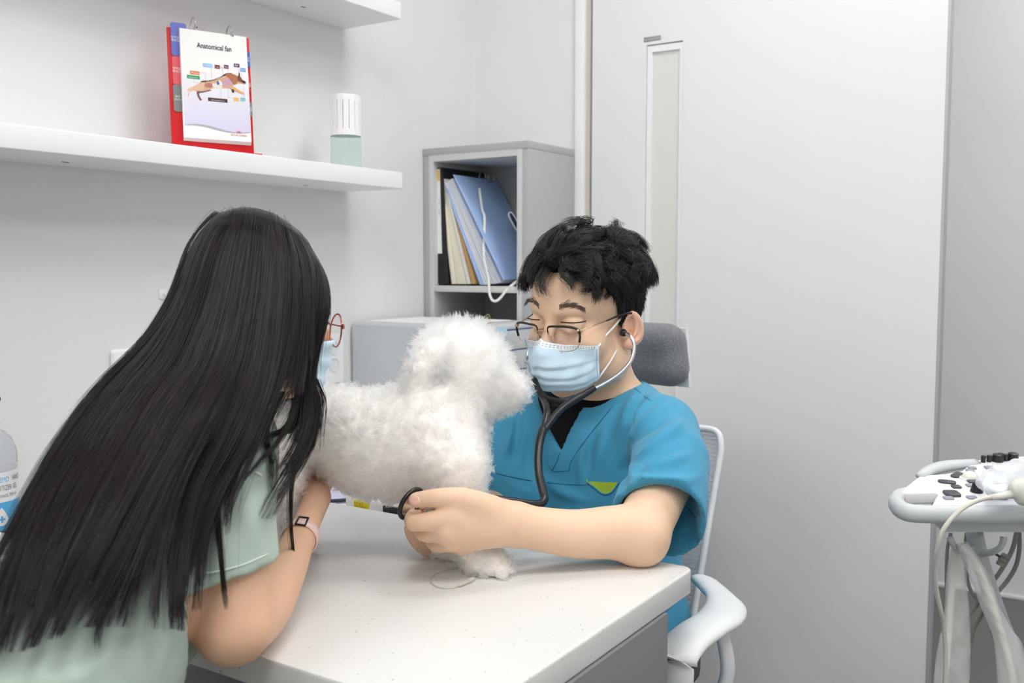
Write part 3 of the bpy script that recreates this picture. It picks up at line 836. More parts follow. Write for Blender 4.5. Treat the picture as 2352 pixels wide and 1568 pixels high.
# things on the side desk seen under the dog's belly
ZP = .755
hb = thing('label_printer', 'low white printer with a yellow warning sticker behind the desk edge', 'printer', (-1.2, 1.4, ZS))
wb0 = on_y(792, 1159, 1.262); wb1 = on_y(905, 1160, 1.262)
ztop = on_y(850, 1141, 1.275)[2]
extrude('case', rrect(wb0[0] - .004, 1.262, wb1[0] + .03, 1.50, .012), (np.array([0, 0, 0.]), np.array([1, 0, 0.]), np.array([0, 1., 0]), np.array([0, 0, 1.])), ZS, ztop, M_desk, hb, bevel=.006, seg=3)
s0, s1 = on_y(813, 1170, 1.2615), on_y(848, 1152, 1.2615)
box('warning_sticker', (s0[0], 1.2610, s0[2] - .006), (s1[0], 1.2620, s1[2] - .001), mat('sticker_yellow', (232, 222, 40), .5), hb)
frs = (np.array([0, 1.2607, 0]), np.array([1, 0, 0.]), np.array([0, 0, 1.]), np.array([0, -1., 0]))
text('sticker_lettering', '주의 필요\n공간이 없으니', frs, s0[0] + .001, s1[2] - .0085, 0, mat('ink_brownred', (170, 60, 30), .6), hb, size=.0052)
bp0 = on_y(893, 1168, 1.258)
box('feed_slot', (bp0[0] - .014, 1.2575, bp0[2] - .02), (bp0[0] + .08, 1.2625, bp0[2] + .004), mat('slot_black', (42, 44, 48), .4), hb, bevel=.002)
zpad = .7065
pc = on_z(765, 1151, zpad)
mp = thing('desk_pad', 'lavender desk pad with a dark navy rounded rim behind the desk', 'desk pad', (pc[0], pc[1], ZS))
py0_ = pc[1] - .006; px1_ = on_z(818, 1137, zpad)[0] + .012
pad_out = rrect(XL + .06, py0_, px1_, py0_ + .30, .055, 8)
mesh_z = (np.array([0, 0, 0.]), np.array([1, 0, 0.]), np.array([0, 1., 0]), np.array([0, 0, 1.]))
extrude('pad', pad_out, mesh_z, ZS + .0005, zpad, mat('pad_lavender', (200, 198, 220), .55), mp)
tube('rim', [np.array([a, b, zpad - .001]) for a, b in pad_out], .0036, mat('rim_navy', (36, 40, 62), .5), mp, n=8, closed=True)

# ------------------------------------------------------------------ sockets on the left wall
M_plastic = mat('socket_white', (240, 240, 242), .3, spec=.5)
frw = (np.array([XL, 0, 0]), np.array([0, 1., 0]), np.array([0, 0, 1.]), np.array([1., 0, 0]))
def wpt(px, py, off=0.0): p = on_x(px, py, XL + off); return p[1], p[2]
def wall_plate(px0, py0, px1, py1, label, th=.012):
    a0, b1 = wpt(px0, py0, th); a1, b0 = wpt(px1, py1, th)
    t = thing('wall_socket', label, 'wall socket', (XL, (a0 + a1) / 2, b0))
    extrude('plate', rrect(a0, b0, a1, b1, .008), frw, .0, th, M_plastic, t, bevel=.005, seg=4)
    return t
sk = wall_plate(664, 776, 793, 878, 'white double wall socket beside the grey drawer unit')
for px, py in ((767, 799), (767, 838)):
    a, b = wpt(px, py, .012); rr = .0150
    prof = [(rr + .002, .0), (rr + .0018, .0012), (rr, .0014), (rr - .001, -.004), (rr - .002, -.0045), (.001, -.0045)]
    s_ = lathe('socket_well', prof, np.array([XL + .0125, a, b]), mat('well_grey', (226, 227, 230), .35), sk, n=28, ax=(np.array([0, 1., 0]), np.array([0, 0, 1.]), np.array([1., 0, 0])))
    for da, db in ((-.0085, .005), (0, -.0085)):
        lathe('contact', [(.0022, 0), (.0022, .0012), (.001, .0014)], np.array([XL + .0082, a + da, b + db]), mat('contact_brass', (120, 108, 90), .35, .8), s_, n=10, ax=(np.array([0, 1., 0]), np.array([0, 0, 1.]), np.array([1., 0, 0])))
for px, py in ((690, 810), (690, 850)):
    a, b = wpt(px, py, .012); box('switch_rocker', (XL + .011, a - .012, b - .012), (XL + .0145, a + .012, b + .012), M_plastic, sk, bevel=.001)
sw = wall_plate(259, 804, 430, 905, 'white wall plate half hidden behind the long hair')
a, b = wpt(345, 850, .012); box('cover_flap', (XL + .011, a - .045, b - .02), (XL + .0145, a + .045, b + .02), M_plastic, sw, bevel=.0012)
a, b = wpt(378, 676, .01)
hk = thing('wall_hook', 'small white adhesive wall hook beside the long hair', 'hook', (XL, a, b))
box('hook_plate', (XL, a - .006, b - .009), (XL + .004, a + .012, b + .009), M_plastic, hk, bevel=.001)
tube('hook_arm', [(XL + .003, a + .002, b), (XL + .012, a + .002, b - .004), (XL + .012, a + .002, b + .006)], .0018, M_plastic, hk, n=6)

# ------------------------------------------------------------------ examination desk
ZT = .74; TX1, TY0, TY1 = -.500, .690, 1.226
m_q = bpy.data.materials.new('white_quartz'); m_q.use_nodes = True
N = m_q.node_tree.nodes; L = m_q.node_tree.links; b_ = N['Principled BSDF']
tc = N.new('ShaderNodeTexCoord'); vo = N.new('ShaderNodeTexVoronoi'); vo.inputs['Scale'].default_value = 190
L.new(tc.outputs['Object'], vo.inputs['Vector'])
lt = N.new('ShaderNodeMath'); lt.operation = 'LESS_THAN'; L.new(vo.outputs['Distance'], lt.inputs[0])
nz = N.new('ShaderNodeTexNoise'); nz.inputs['Scale'].default_value = 140; L.new(tc.outputs['Object'], nz.inputs['Vector'])
mm = N.new('ShaderNodeMapRange'); mm.inputs[1].default_value = .52; mm.inputs[2].default_value = .72; mm.inputs[3].default_value = 0; mm.inputs[4].default_value = .34
L.new(nz.outputs['Fac'], mm.inputs[0]); L.new(mm.outputs[0], lt.inputs[1])
sep = N.new('ShaderNodeSeparateColor'); L.new(vo.outputs['Color'], sep.inputs[0])
gt = N.new('ShaderNodeMath'); gt.operation = 'GREATER_THAN'; gt.inputs[1].default_value = .62; L.new(sep.outputs[0], gt.inputs[0])
mu = N.new('ShaderNodeMath'); mu.operation = 'MULTIPLY'; L.new(lt.outputs[0], mu.inputs[0]); L.new(gt.outputs[0], mu.inputs[1])
mx = N.new('ShaderNodeMixRGB'); mx.inputs[1].default_value = lin((214, 213, 211)); mx.inputs[2].default_value = lin((166, 166, 160))
L.new(mu.outputs[0], mx.inputs[0]); L.new(mx.outputs[0], b_.inputs['Base Color']); b_.inputs['Roughness'].default_value = .22
desk = thing('examination_desk', 'white speckled stone topped desk the dog stands on', 'desk', (-1.06, .95, 0))
rr = .016; out = [(XL, TY0), (TX1 - rr, TY0)]
for cx, cy, a0 in ((TX1 - rr, TY0 + rr, 270), (TX1 - rr, TY1 - rr, 0)):
    out += [(cx + rr * math.cos(math.radians(a0 + 90 * k / 6)), cy + rr * math.sin(math.radians(a0 + 90 * k / 6))) for k in range(7)]
out += [(XL, TY1)]
extrude('desk_top', out, mesh_z, ZT - .034, ZT, m_q, desk, bevel=.0035, seg=3)
M_base = mat('base_grey', (120, 121, 124), .5, spec=.35)
bq = on_z(1535, 1407, ZT - .034)
box('base_cabinet', (-1.28, TY0 + .045, .02), (bq[0], bq[1], ZT - .034), M_base, desk, bevel=.0015)
box('plinth', (-1.27, TY0 + .07, 0), (bq[0] - .02, bq[1] - .02, .02), M_base, desk)

# clear drip tube and its cap on the desk top
zt2 = ZT + .0012
M_tubing = glass('clear_tubing', (236, 236, 230), .62, .1)
it = thing('infusion_tube', 'thin clear tube with a ribbed cap lying beside the paw', 'tube', on_z(1030, 1335, ZT))
tube('tubing', [on_z(*p, zt2) for p in ((1085, 1290), (1050, 1303), (1010, 1314), (991, 1327), (993, 1340), (1010, 1349), (1035, 1350), (1056, 1345))], .00105, M_tubing, it, n=8, smooth_n=5)
a_ = on_z(1054, 1345, ZT + .003); e_ = on_z(1087, 1329, ZT + .003); ux = (e_ - a_); L_ = np.linalg.norm(ux); ux /= L_
uy = np.cross(np.array([0, 0, 1.]), ux)
lathe('luer_cap', [(.0012, 0), (.0018, L_ * .25), (.0022, L_ * .55), (.0022, L_ * .6), (.0035, L_ * .62), (.0035, L_ * .85), (.003, L_ * .9), (.003, L_)], a_, mat('cap_milky', (232, 230, 214), .3, trans=.4), it, n=12, ax=(uy, np.array([0, 0, 1.]), ux))
it2 = tube('catheter_line', [on_z(*p, zt2) for p in ((1120, 1248), (1140, 1262), (1158, 1276), (1172, 1290), (1180, 1304))], .0008, M_tubing, None, n=6, smooth_n=4)
tag(it2, 'short thin clear line on the desk behind the near paw', 'tube')

# ------------------------------------------------------------------ sanitizer, booklet, tray at the desk's left end
bc_ = on_z(-28, 1214, ZT); c = np.array([max(bc_[0], XL + .06), bc_[1], ZT])
rb = (39 + 28) / FPX * project(c)[2]
sa = thing('sanitizer_bottle', 'clear hand sanitizer pump bottle with blue and white label', 'bottle', c)
hB = [(rb * .92, .0005), (rb, .004), (rb, .118), (rb * .96, .128), (rb * .84, .142), (rb * .62, .153), (rb * .40, .158), (rb * .38, .165)]
lathe('bottle', hB, c, mat('clear_pet', (226, 228, 232), .08, trans=.75, ior=1.2), sa, n=40)
zl0, zl1, zlm = .001, .094, .048
lathe('label_lower', [(rb * 1.006, .003), (rb * 1.006, zlm)], c, mat('label_blue', (92, 180, 235), .45), sa, n=48)
lathe('label_upper', [(rb * 1.006, zlm), (rb * 1.006, zl1)], c, mat('label_white', (240, 240, 242), .45), sa, n=48)
view = math.atan2((CAM - c)[1], (CAM - c)[0])
def wrapb(a, b):
    an = view + a / rb; return c + np.array([rb * 1.012 * math.cos(an), rb * 1.012 * math.sin(an), b])
M_inkg = mat('ink_grey', (130, 132, 136), .6); M_inkb = mat('ink_sky', (110, 190, 235), .6)
text('lettering', 'CLEMO', None, .0095, .079, 0, M_inkb, sa, size=.0115, wrap=wrapb, sx=.66)
text('lettering', 'HAND', None, .0405, .079, 0, M_inkg, sa, size=.0115, wrap=wrapb, sx=.58)
text('lettering', 'SANITIZER GEL', None, .0070, .066, 0, M_inkg, sa, size=.0115, wrap=wrapb, sx=.58)
text('lettering', 'ETHANOL 70% v/v', None, .0090, .0555, 0, M_inkg, sa, size=.0068, wrap=wrapb, sx=.75)
text('lettering', "A'SOME", None, .0310, .0055, 0, mat('ink_navy', (30, 60, 110), .6), sa, size=.0075, wrap=wrapb, sx=.8)
drop = [(.010 * math.cos(t), .0215 + .010 * math.sin(t)) for t in np.linspace(math.radians(155), math.radians(385), 18)] + [(.0050, .0335), (.0018, .0385), (0, .0405), (-.0018, .0385), (-.0050, .0335)]
def wrapo(a, b, o):
    an = view + a / rb; return c + np.array([(rb * 1.012 + o) * math.cos(an), (rb * 1.012 + o) * math.sin(an), b])
V = [wrapo(.020, .022, .0002)] + [wrapo(.020 + a * k, .022 + (b - .022) * k, .0002) for k in (.5, 1.0) for a, b in drop]; nd_r = len(drop)
F = [(0, 1 + i, 1 + (i + 1) % nd_r) for i in range(nd_r)] + [(1 + i, 1 + nd_r + i, 1 + nd_r + (i + 1) % nd_r, 1 + (i + 1) % nd_r) for i in range(nd_r)]
mesh_obj('drop_mark', V, F, mat('label_white', 0), sa)
for (x0, y0, x1, y1) in ((-.005, -.0015, .005, .0015), (-.0015, -.005, .0015, .005)):
    mesh_obj('plus_mark', [wrapo(.020 + x0 + (x1 - x0) * i / 4, .022 + (y0 if j == 0 else y1), .0006) for i in range(5) for j in (0, 1)], [(2 * i, 2 * i + 2, 2 * i + 3, 2 * i + 1) for i in range(4)], mat('label_blue', 0), sa)
M_blk = mat('pump_black', (30, 30, 34), .35)
lathe('pump_collar', [(rb * .48, .160), (rb * .5, .163), (rb * .5, .183), (rb * .42, .186), (.006, .188), (.006, .205)], c, M_blk, sa, n=24)
tube('pump_spout', [c + np.array([0, 0, .205]), c + np.array([0, 0, .214]), c + np.array([.01, -.0, .216]), c + np.array([.05, -.005, .208])], .006, M_blk, sa, n=10)

bk_q = [on_z(*p, ZT + .012) for p in ((-58, 1268), (29, 1287), (53, 1232), (-25, 1216))]
bk = thing('card_box', 'flat white card box with dog pictures and red Korean lettering', 'box', on_z(10, 1290, ZT))
dn = np.array([0, 0, -1.]); 
hexa('box_base', [p + dn * .0115 for p in bk_q] + [p + dn * .004 for p in bk_q], mat('box_grey', (168, 168, 170), .5), bk, bevel=.0008)
lid = hexa('box_lid', [p + dn * .004 for p in bk_q] + [p for p in bk_q], M_page, bk, bevel=.0008)
bx_ = bk_q[1] - bk_q[0]; bw = np.linalg.norm(bx_); bx_ /= bw; by_ = np.cross(np.array([0, 0, 1.]), bx_)
frk = (bk_q[0], bx_, by_, np.array([0, 0, 1.]))
bhh = (bk_q[3] - bk_q[0]) @ by_
text('lettering', '바디컨디션 스코어', frk, .006, bhh * .17, .0004, M_inkred, lid, size=.0150, sx=.62)
text('lettering', 'BCS 1-7', frk, .026, bhh * .53, .0004, mat('ink_ochre', (214, 160, 70), .6), lid, size=.009)
for k, (oa, ob, sc_) in enumerate(((.034, bhh * .72, .5), (.058, bhh * .66, .75))):
    sh = [(-16, 8), (-10, 9), (4, 9), (8, 14), (10, 17), (12, 14), (17, 12), (16, 9), (12, 7), (11, 0), (12, -9), (9, -9), (7, -2), (-4, -1), (-8, -2), (-9, -9), (-12, -9), (-12, 0), (-13, 5), (-19, 12)]
    mesh_obj('dog_print', [loc(frk, oa + a * .0009 * sc_, ob + b * .0011 * sc_, .0004) for a, b in sh], [tuple(range(len(sh)))], mat('ink_taupe', (140, 132, 122), .6), lid)
mt_ = [on_z(*p, ZT + .004) for p in ((-40, 1216), (70, 1232), (92, 1206), (15, 1204))]
tr = hexa('brown_mat', [p + dn * .0035 for p in mt_] + mt_, mat('mat_brown', (70, 58, 52), .7, bump=(300, .2)), bevel=.0006)
tag(tr, 'dark brown mat lying flat behind the card box', 'mat')
cbx = on_z(62, 1204, ZT)
ck = box('clear_case', (cbx[0] - .012, cbx[1] - .006, ZT + .0005), (cbx[0] + .008, cbx[1] + .012, ZT + .013), mat('clear_case_plastic', (225, 226, 230), .15, trans=.5), bevel=.001)
tag(ck, 'tiny clear plastic case at the edge of the long hair', 'case')
# ------------------------------------------------------------------ office chair
M_cw = mat('chair_white', (226, 228, 230), .38, spec=.45)
M_fab = mat('chair_fabric', (128, 130, 136), .9, noise=(260, .55, (98, 100, 106), .42, .58), bump=(500, .5), spec=.2, sheen=.2)
M_seatfab = mat('seat_fabric', (96, 98, 102), .9, noise=(120, .5, (78, 80, 84), .42, .58), bump=(500, .5), spec=.2)
m_net = bpy.data.materials.new('back_net'); m_net.use_nodes = True
N = m_net.node_tree.nodes; L = m_net.node_tree.links; b_ = N['Principled BSDF']
b_.inputs['Base Color'].default_value = lin((186, 187, 195)); b_.inputs['Roughness'].default_value = .7
tc = N.new('ShaderNodeTexCoord'); wv_ = N.new('ShaderNodeTexWave'); wv_.bands_direction = 'Z'; wv_.inputs['Scale'].default_value = 42; wv_.inputs['Distortion'].default_value = .3
L.new(tc.outputs['Object'], wv_.inputs['Vector'])
mr = N.new('ShaderNodeMapRange'); mr.inputs[3].default_value = .55; mr.inputs[4].default_value = .97; L.new(wv_.outputs['Fac'], mr.inputs[0]); L.new(mr.outputs[0], b_.inputs['Alpha'])
chair = thing('office_chair', 'grey and white mesh office chair the man in blue sits on', 'chair', (-.86, 1.50, 0))
brt, brb = on_y(1664, 990, 1.745), on_y(1636, 1392, 1.625)
XR = brt[0]; XC = XR - .235
def bk_pt(u, v, off=0.0):
    """back rest: u -1..1 across, v 0 bottom..1 top; gently hollow"""
    x = XC + u * (.235 - .02 * (1 - v)) * (1 - .06 * (max(0, v - .90) / .10) ** 2.2); z = brb[2] - .16 + v * (brt[2] - brb[2] + .16)
    y = 1.60 + .145 * v + .055 * (1 - u * u) * 0 + off
    return np.array([x, y, z])
nu, nv = 16, 18
V = [bk_pt(-1 + 2 * i / nu, j / nv) + np.array([0, .03 * (1 - (-1 + 2 * i / nu) ** 2), 0]) for i in range(nu + 1) for j in range(nv + 1)]
F = [(i * (nv + 1) + j, (i + 1) * (nv + 1) + j, (i + 1) * (nv + 1) + j + 1, i * (nv + 1) + j + 1) for i in range(nu) for j in range(nv)]
mesh_obj('back_mesh', V, F, m_net, chair, True)
V2 = [v + np.array([0, .035, 0]) for v in V]
ring = [bk_pt(1, v) for v in np.linspace(.0, .90, 12)] + [bk_pt(1, v) for v in (.93, .96, .985)] + [bk_pt(u, 1) + np.array([0, .03 * (1 - u * u), 0]) for u in np.linspace(.96, -.96, 15)] + [bk_pt(-1, v) for v in (.985, .96, .93)] + [bk_pt(-1, v) for v in np.linspace(.90, .0, 12)] + [bk_pt(u, 0) + np.array([0, .03 * (1 - u * u), 0]) for u in np.linspace(-.95, .95, 11)]
tube('back_frame', ring, .0062, M_cw, chair, n=10, closed=True, smooth_n=3)
sp_ = [np.array([XC, 1.50, .42]), np.array([XC, 1.66, .44]), np.array([XC, 1.70, .62]), np.array([XC, 1.72, .80]), np.array([XC, 1.78, 1.02])]
tube('back_spine', sp_, [.03, .028, .024, .02, .016], M_cw, chair, n=12, flat=(1.3, .7), smooth_n=5)
box('lumbar_pad', (XC - .11, 1.668, .70), (XC + .11, 1.695, .79), mat('lumbar_grey', (150, 152, 160), .6), chair, bevel=.012, seg=3)
hz_ = [on_y(*p, 1.76) for p in ((1553, 752), (1563, 768), (1560, 800), (1566, 850), (1573, 884), (1560, 893))]
hx = [(p[0] - XC, p[2]) for p in hz_]
zt_h = on_y(1450, 741, 1.76)[2]; zb_h = on_y(1480, 880, 1.76)[2]
Hs = Solid((XC - .25, 1.66, zb_h - .06), (XC + .25, 1.83, zt_h + .05), .004)
wt_, wb_ = hx[1][0], hx[4][0]
Hs.chain([(XC - wt_ + .03, 1.755, zt_h - .034), (XC, 1.772, zt_h - .034), (XC + wt_ - .03, 1.755, zt_h - .034)], .033, k=.02, n=3)
Hs.chain([(XC - wb_ + .03, 1.752, hx[4][1] + .028), (XC, 1.772, hx[4][1] + .032), (XC + wb_ - .03, 1.752, hx[4][1] + .028)], .030, k=.03, n=3)
for u_ in np.linspace(-.85, .85, 9): Hs.cap((XC + u_ * wt_, 1.757 + .014 * (1 - u_ * u_), zt_h - .036), (XC + u_ * wb_, 1.755 + .014 * (1 - u_ * u_), hx[4][1] + .032), .029, .028, k=.02)
v_, q_ = Hs.geo(3); hr = quad_obj('headrest', v_, q_, M_fab, chair)
shp = [(XC + u_ * (wb_ + .004), 1.772 + .016 * (1 - u_ * u_)) for u_ in np.linspace(-1, 1, 13)]
Vs_ = []; 
for x_, y_ in shp:
    u_ = (x_ - XC) / (wb_ + .004)
    Vs_ += [(XC + u_ * (wt_ + .005), y_, zt_h - .008), (x_, y_, hx[4][1] - .006), (XC + u_ * (wt_ + .005), y_ + .014, zt_h - .008), (x_, y_ + .014, hx[4][1] - .006)]
Fs_ = []
for i in range(12):
    a_, b_ = i * 4, i * 4 + 4; Fs_ += [(a_, b_, b_ + 1, a_ + 1), (a_ + 2, a_ + 3, b_ + 3, b_ + 2), (a_, a_ + 2, b_ + 2, b_), (a_ + 1, b_ + 1, b_ + 3, a_ + 3)]
Fs_ += [(0, 1, 3, 2), (48, 50, 51, 49)]
mesh_obj('headrest_shell', Vs_, Fs_, M_cw, hr)
tube('headrest_stem', [np.array([XC, 1.79, .98]), np.array([XC, 1.80, 1.05]), np.array([XC, 1.785, zb_h + .02])], .014, M_cw, chair, n=10, smooth_n=4)
# seat
extrude('seat', rrect(XC - .245, 1.20, XC + .245, 1.675, .07, 7), mesh_z, .395, .478, M_seatfab, chair, bevel=.022, seg=4)
extrude('seat_pan', rrect(XC - .225, 1.22, XC + .225, 1.66, .07, 7), mesh_z, .375, .396, M_cw, chair)
# arm loops
def arm(sgn):
    f = lambda p: np.array([XC + sgn * (p[0] - XC), p[1], p[2]])
    a0 = [P(1622, 1338, 1.70), P(1648, 1362, 1.635), P(1668, 1388, 1.575), P(1655, 1418, 1.50), P(1612, 1446, 1.435), P(1576, 1474, 1.39), P(1553, 1508, 1.362), P(1546, 1555, 1.355), P(1548, 1615, 1.368), P(1560, 1670, 1.41), P(1590, 1740, 1.44)]
    r_ = [.030, .031, .033, .034, .034, .033, .032, .030, .028, .024, .02]
    tube('arm_rest', [f(p) for p in a0], r_, M_cw, chair, n=18, flat=(1, .42), up=(0, .55, .85), smooth_n=9)
    a1 = [P(1650, 1420, 1.53), P(1662, 1470, 1.54), P(1671, 1520, 1.545), P(1668, 1560, 1.55), P(1650, 1610, 1.55), P(1620, 1690, 1.55)]
    tube('arm_strut', [f(p) for p in a1], [.017, .017, .018, .019, .019, .018], M_cw, chair, n=12, flat=(1, .55), up=(1, 0, 0), smooth_n=4)
arm(1); arm(-1)
lathe('gas_column', [(.026, .06), (.026, .2), (.02, .2), (.02, .38)], (XC, 1.45, 0), mat('column_black', (40, 40, 44), .4), chair, n=16)
for k in range(5):
    t_ = math.radians(72 * k + 20); e_ = np.array([XC + .27 * math.cos(t_), 1.45 + .27 * math.sin(t_), .07])
    tube('base_leg', [np.array([XC, 1.45, .10]), e_], [.028, .016], M_cw, chair, n=10)
    tn = np.array([-math.sin(t_), math.cos(t_), 0])
    lathe('caster', [(.008, -.016), (.025, -.014), (.026, 0), (.025, .014), (.008, .016)], np.array([e_[0], e_[1], .0262]), mat('caster_black', (44, 44, 48), .5), chair, n=16, ax=(np.array([math.cos(t_), math.sin(t_), 0]), np.array([0, 0, 1.]), tn))

# ------------------------------------------------------------------ ultrasound machine
us = thing('ultrasound_machine', 'white ultrasound console with buttons and trackball at the doorway', 'ultrasound machine', P(2450, 2080, 1.95) * np.array([1, 1, 0]))
M_us = mat('console_white', (236, 236, 240), .35, spec=.5); M_usg = mat('console_grey', (196, 200, 202), .38, spec=.5)
M_key = mat('key_grey', (150, 150, 160), .45); M_keyd = mat('key_dark', (66, 67, 74), .35); M_blk2 = mat('knob_black', (32, 33, 37), .35)
tl = math.radians(7)
o_us = P(2200, 1166, 1.50); bt_ = _fh * math.cos(tl) + _z * math.sin(tl); ct_ = np.cross(_r, bt_)
FU = (o_us, _r, bt_, ct_)
def upx(px, py, h=0.0):
    q = ray(px, py); oo = o_us + ct_ * h; t_ = ((oo - CAM) @ ct_) / (q @ ct_); w_ = CAM + q * t_ - oo
    return w_ @ _r, w_ @ bt_
deck = [upx(*p) for p in ((2620, 1166), (2143, 1164), (2141, 1157), (2150, 1140), (2156, 1133), (2148, 1128), (2066, 1131), (2078, 1118), (2092, 1107), (2112, 1091), (2170, 1087), (2208, 1080), (2222, 1069), (2236, 1058), (2262, 1052), (2620, 1030))]
extrude('console_deck', deck, FU, -.022, 0, M_us, us, bevel=.004, seg=3)
ov = [upx(*p) for p in ((2300, 1163), (2146, 1160), (2160, 1136), (2290, 1126))]
well = extrude('handle_well', [upx(*p, -.03) for p in ((2150, 1150), (2098, 1150), (2090, 1142), (2105, 1130), (2155, 1132))], FU, -.034, -.016, M_usg, us)
rim = [loc(FU, *upx(*p, -.012), -.012) for p in ((2640, 1180), (2400, 1180), (2200, 1181), (2120, 1180), (2080, 1175), (2060, 1160), (2061, 1146), (2073, 1136), (2092, 1131), (2118, 1130))]
tube('front_rim', rim, [.014, .014, .014, .0142, .0145, .0145, .014, .012, .009, .006], M_usg, us, n=14, flat=(.85, 1.0), up=ct_, smooth_n=5)
lowr = [upx(*p, -.03) for p in ((2640, 1196), (2165, 1196), (2150, 1180), (2160, 1120), (2640, 1100))]
extrude('under_tray', lowr, FU, -.050, -.020, M_usg, us, bevel=.004)
rr_ = [loc(FU, *upx(*p, .0), 0) for p in ((2112, 1093), (2136, 1080), (2167, 1071), (2205, 1066), (2240, 1062))]
tube('rear_handle', rr_, [.006, .010, .0115, .010, .008], M_usg, us, n=12, flat=(1.2, .8), up=ct_, smooth_n=4)
def key(px, py, w_, h_, m, hgt=.003, r_=.4, nm='button', rot=0.0):
    a, b = upx(px, py); kw = w_ / FPX * 1.58 / 2; kh = h_ / FPX * 1.58 / 2 * 3.3
    c_, s_ = math.cos(rot), math.sin(rot)
    pts = [(a + x * c_ - y * s_, b + x * s_ + y * c_) for x, y in rrect(-kw, -kh, kw, kh, min(kw, kh) * r_, 3)]
    return extrude(nm, pts, FU, 0, hgt, m, us, bevel=min(hgt * .3, .001))
key(2198, 1092, 44, 6, M_keyd, .003, .9, rot=.75); key(2175, 1108, 40, 6.5, M_keyd, .003, .9, rot=-.35)
key(2196, 1119, 21, 5.5, M_keyd); key(2186, 1136, 33, 10, M_keyd, .0045); key(2178, 1145, 22, 5, M_key)
key(2232, 1144, 22, 5, M_key); key(2302, 1146, 20, 4, M_key); key(2226, 1116, 14, 5, M_key); key(2228, 1082, 18, 5, M_key); key(2233, 1076, 18, 4.6, M_key)
key(2238, 1061, 22, 8, M_key, .002, .2, rot=.2); key(2234, 1107, 24, 5, M_keyd); key(2262, 1146, 18, 4, M_key); key(2290, 1108, 18, 5, M_key); key(2270, 1075, 18, 5, M_key)
tb_c = loc(FU, *upx(2228, 1099), .0)
lathe('trackball_ring', [(.017, 0), (.017, .002), (.0135, .0025)], tb_c, M_us, us, n=28, ax=(_r, bt_, ct_))
lathe('trackball', [(.0135 * math.cos(t), .0135 * math.sin(t)) for t in np.linspace(0, 1.5, 9)], tb_c, mat('ball_ivory', (226, 226, 214), .15, coat=.5), us, n=28, ax=(_r, bt_, ct_), sharp=False)
def knob(px, py, r0, r1, h, nm='knob'):
    c_ = loc(FU, *upx(px, py), 0)
    lathe(nm, [(r0, 0), (r0 * 1.02, .001), ((r0 + r1) / 2 * .95, h * .5), (r1, h * .93), (r1 * .8, h)], c_, M_blk2, us, n=20, ax=(_r, bt_, ct_))
knob(2243, 1129, .0098, .0076, .016, 'rotary_knob')
for k, px in enumerate((2258, 2271, 2290, 2309, 2326)):
    py = 1061 - k * 1.2
    if k in (2, 4): knob(px, py, .010, .0085, .013, 'rotary_knob')
    else: knob(px, py, .004, .0045, .012, 'slider_cap')
knob(2298, 1058, .006, .0055, .014, 'slider_cap')
# column, hooks and wheeled base
tube('column', [P(2238, 1222, 1.66), P(2252, 1285, 1.68), P(2288, 1400, 1.73), P(2335, 1530, 1.80), P(2400, 1700, 1.88), P(2450, 1990, 1.95)], [.014, .014, .015, .018, .022, .03], M_usg, us, n=14, smooth_n=4)
bz = P(2450, 2080, 1.95); bz[2] = 0
box('wheel_base', (-.22, -.25, .06), (.22, .22, .14), M_usg, us, bevel=.02, seg=3, frame=(np.array([bz[0], bz[1], 0]), _r, _fh, _z))
for sa_, sb_ in ((-.2, -.2), (.2, -.2), (-.2, .18), (.2, .18)):
    cw_ = np.array([bz[0], bz[1], .036]) + _r * sa_ + _fh * sb_
    lathe('wheel', [(.01, -.014), (.034, -.012), (.035, 0), (.034, .012), (.01, .014)], cw_, M_blk2, us, n=18, ax=(_fh, _z, _r))
tube('hook', [P(2236, 1262, 1.63), P(2212, 1266, 1.60), P(2196, 1258, 1.58), P(2186, 1243, 1.57), P(2181, 1233, 1.57)], [.006, .0055, .005, .005, .0055], M_usg, us, n=10, smooth_n=4)
tube('hook', [P(2256, 1272, 1.64), P(2280, 1267, 1.60), P(2297, 1257, 1.58), P(2304, 1243, 1.57), P(2305, 1232, 1.57)], [.006, .0055, .005, .005, .0055], M_usg, us, n=10, smooth_n=4)
M_cab_l = mat('cable_beige', (206, 204, 194), .45); M_cab_d = mat('cable_taupe', (138, 136, 128), .5)
def cable(pts, r_, m, label, nm='probe_cable'):
    return tag(tube(nm, PV(pts), r_, m, None, n=10, smooth_n=6), label, 'cable')
pc_ = cable([(2336, 1134, 1.475), (2310, 1138, 1.475), (2262, 1144, 1.47), (2222, 1160, 1.455), (2190, 1186, 1.45), (2165, 1220, 1.45), (2152, 1262, 1.46), (2147, 1300, 1.48), (2150, 1350, 1.50), (2160, 1400, 1.52), (2168, 1440, 1.54), (2172, 1520, 1.56), (2165, 1640, 1.58)], .0036, M_cab_l, 'beige probe cable curving over the front of the console')
cable([(2335, 1222, 1.72), (2325, 1262, 1.72), (2302, 1305, 1.73), (2270, 1350, 1.74), (2235, 1400, 1.75), (2212, 1425, 1.75), (2190, 1500, 1.75), (2185, 1640, 1.75)], .0040, M_cab_d, 'taupe cable with clips sagging behind the right hook')
cable([(2341, 1222, 1.74), (2341, 1262, 1.74), (2333, 1300, 1.75), (2312, 1335, 1.76), (2280, 1372, 1.76), (2255, 1410, 1.77), (2230, 1470, 1.77), (2215, 1640, 1.77)], .0040, M_cab_d, 'outer taupe cable looping behind the clear bags')
cable([(2184, 1224, 1.70), (2176, 1262, 1.70), (2174, 1330, 1.70), (2176, 1400, 1.70), (2180, 1640, 1.70)], .0030, M_cab_d, 'thin taupe cable hanging straight beside the left bag')
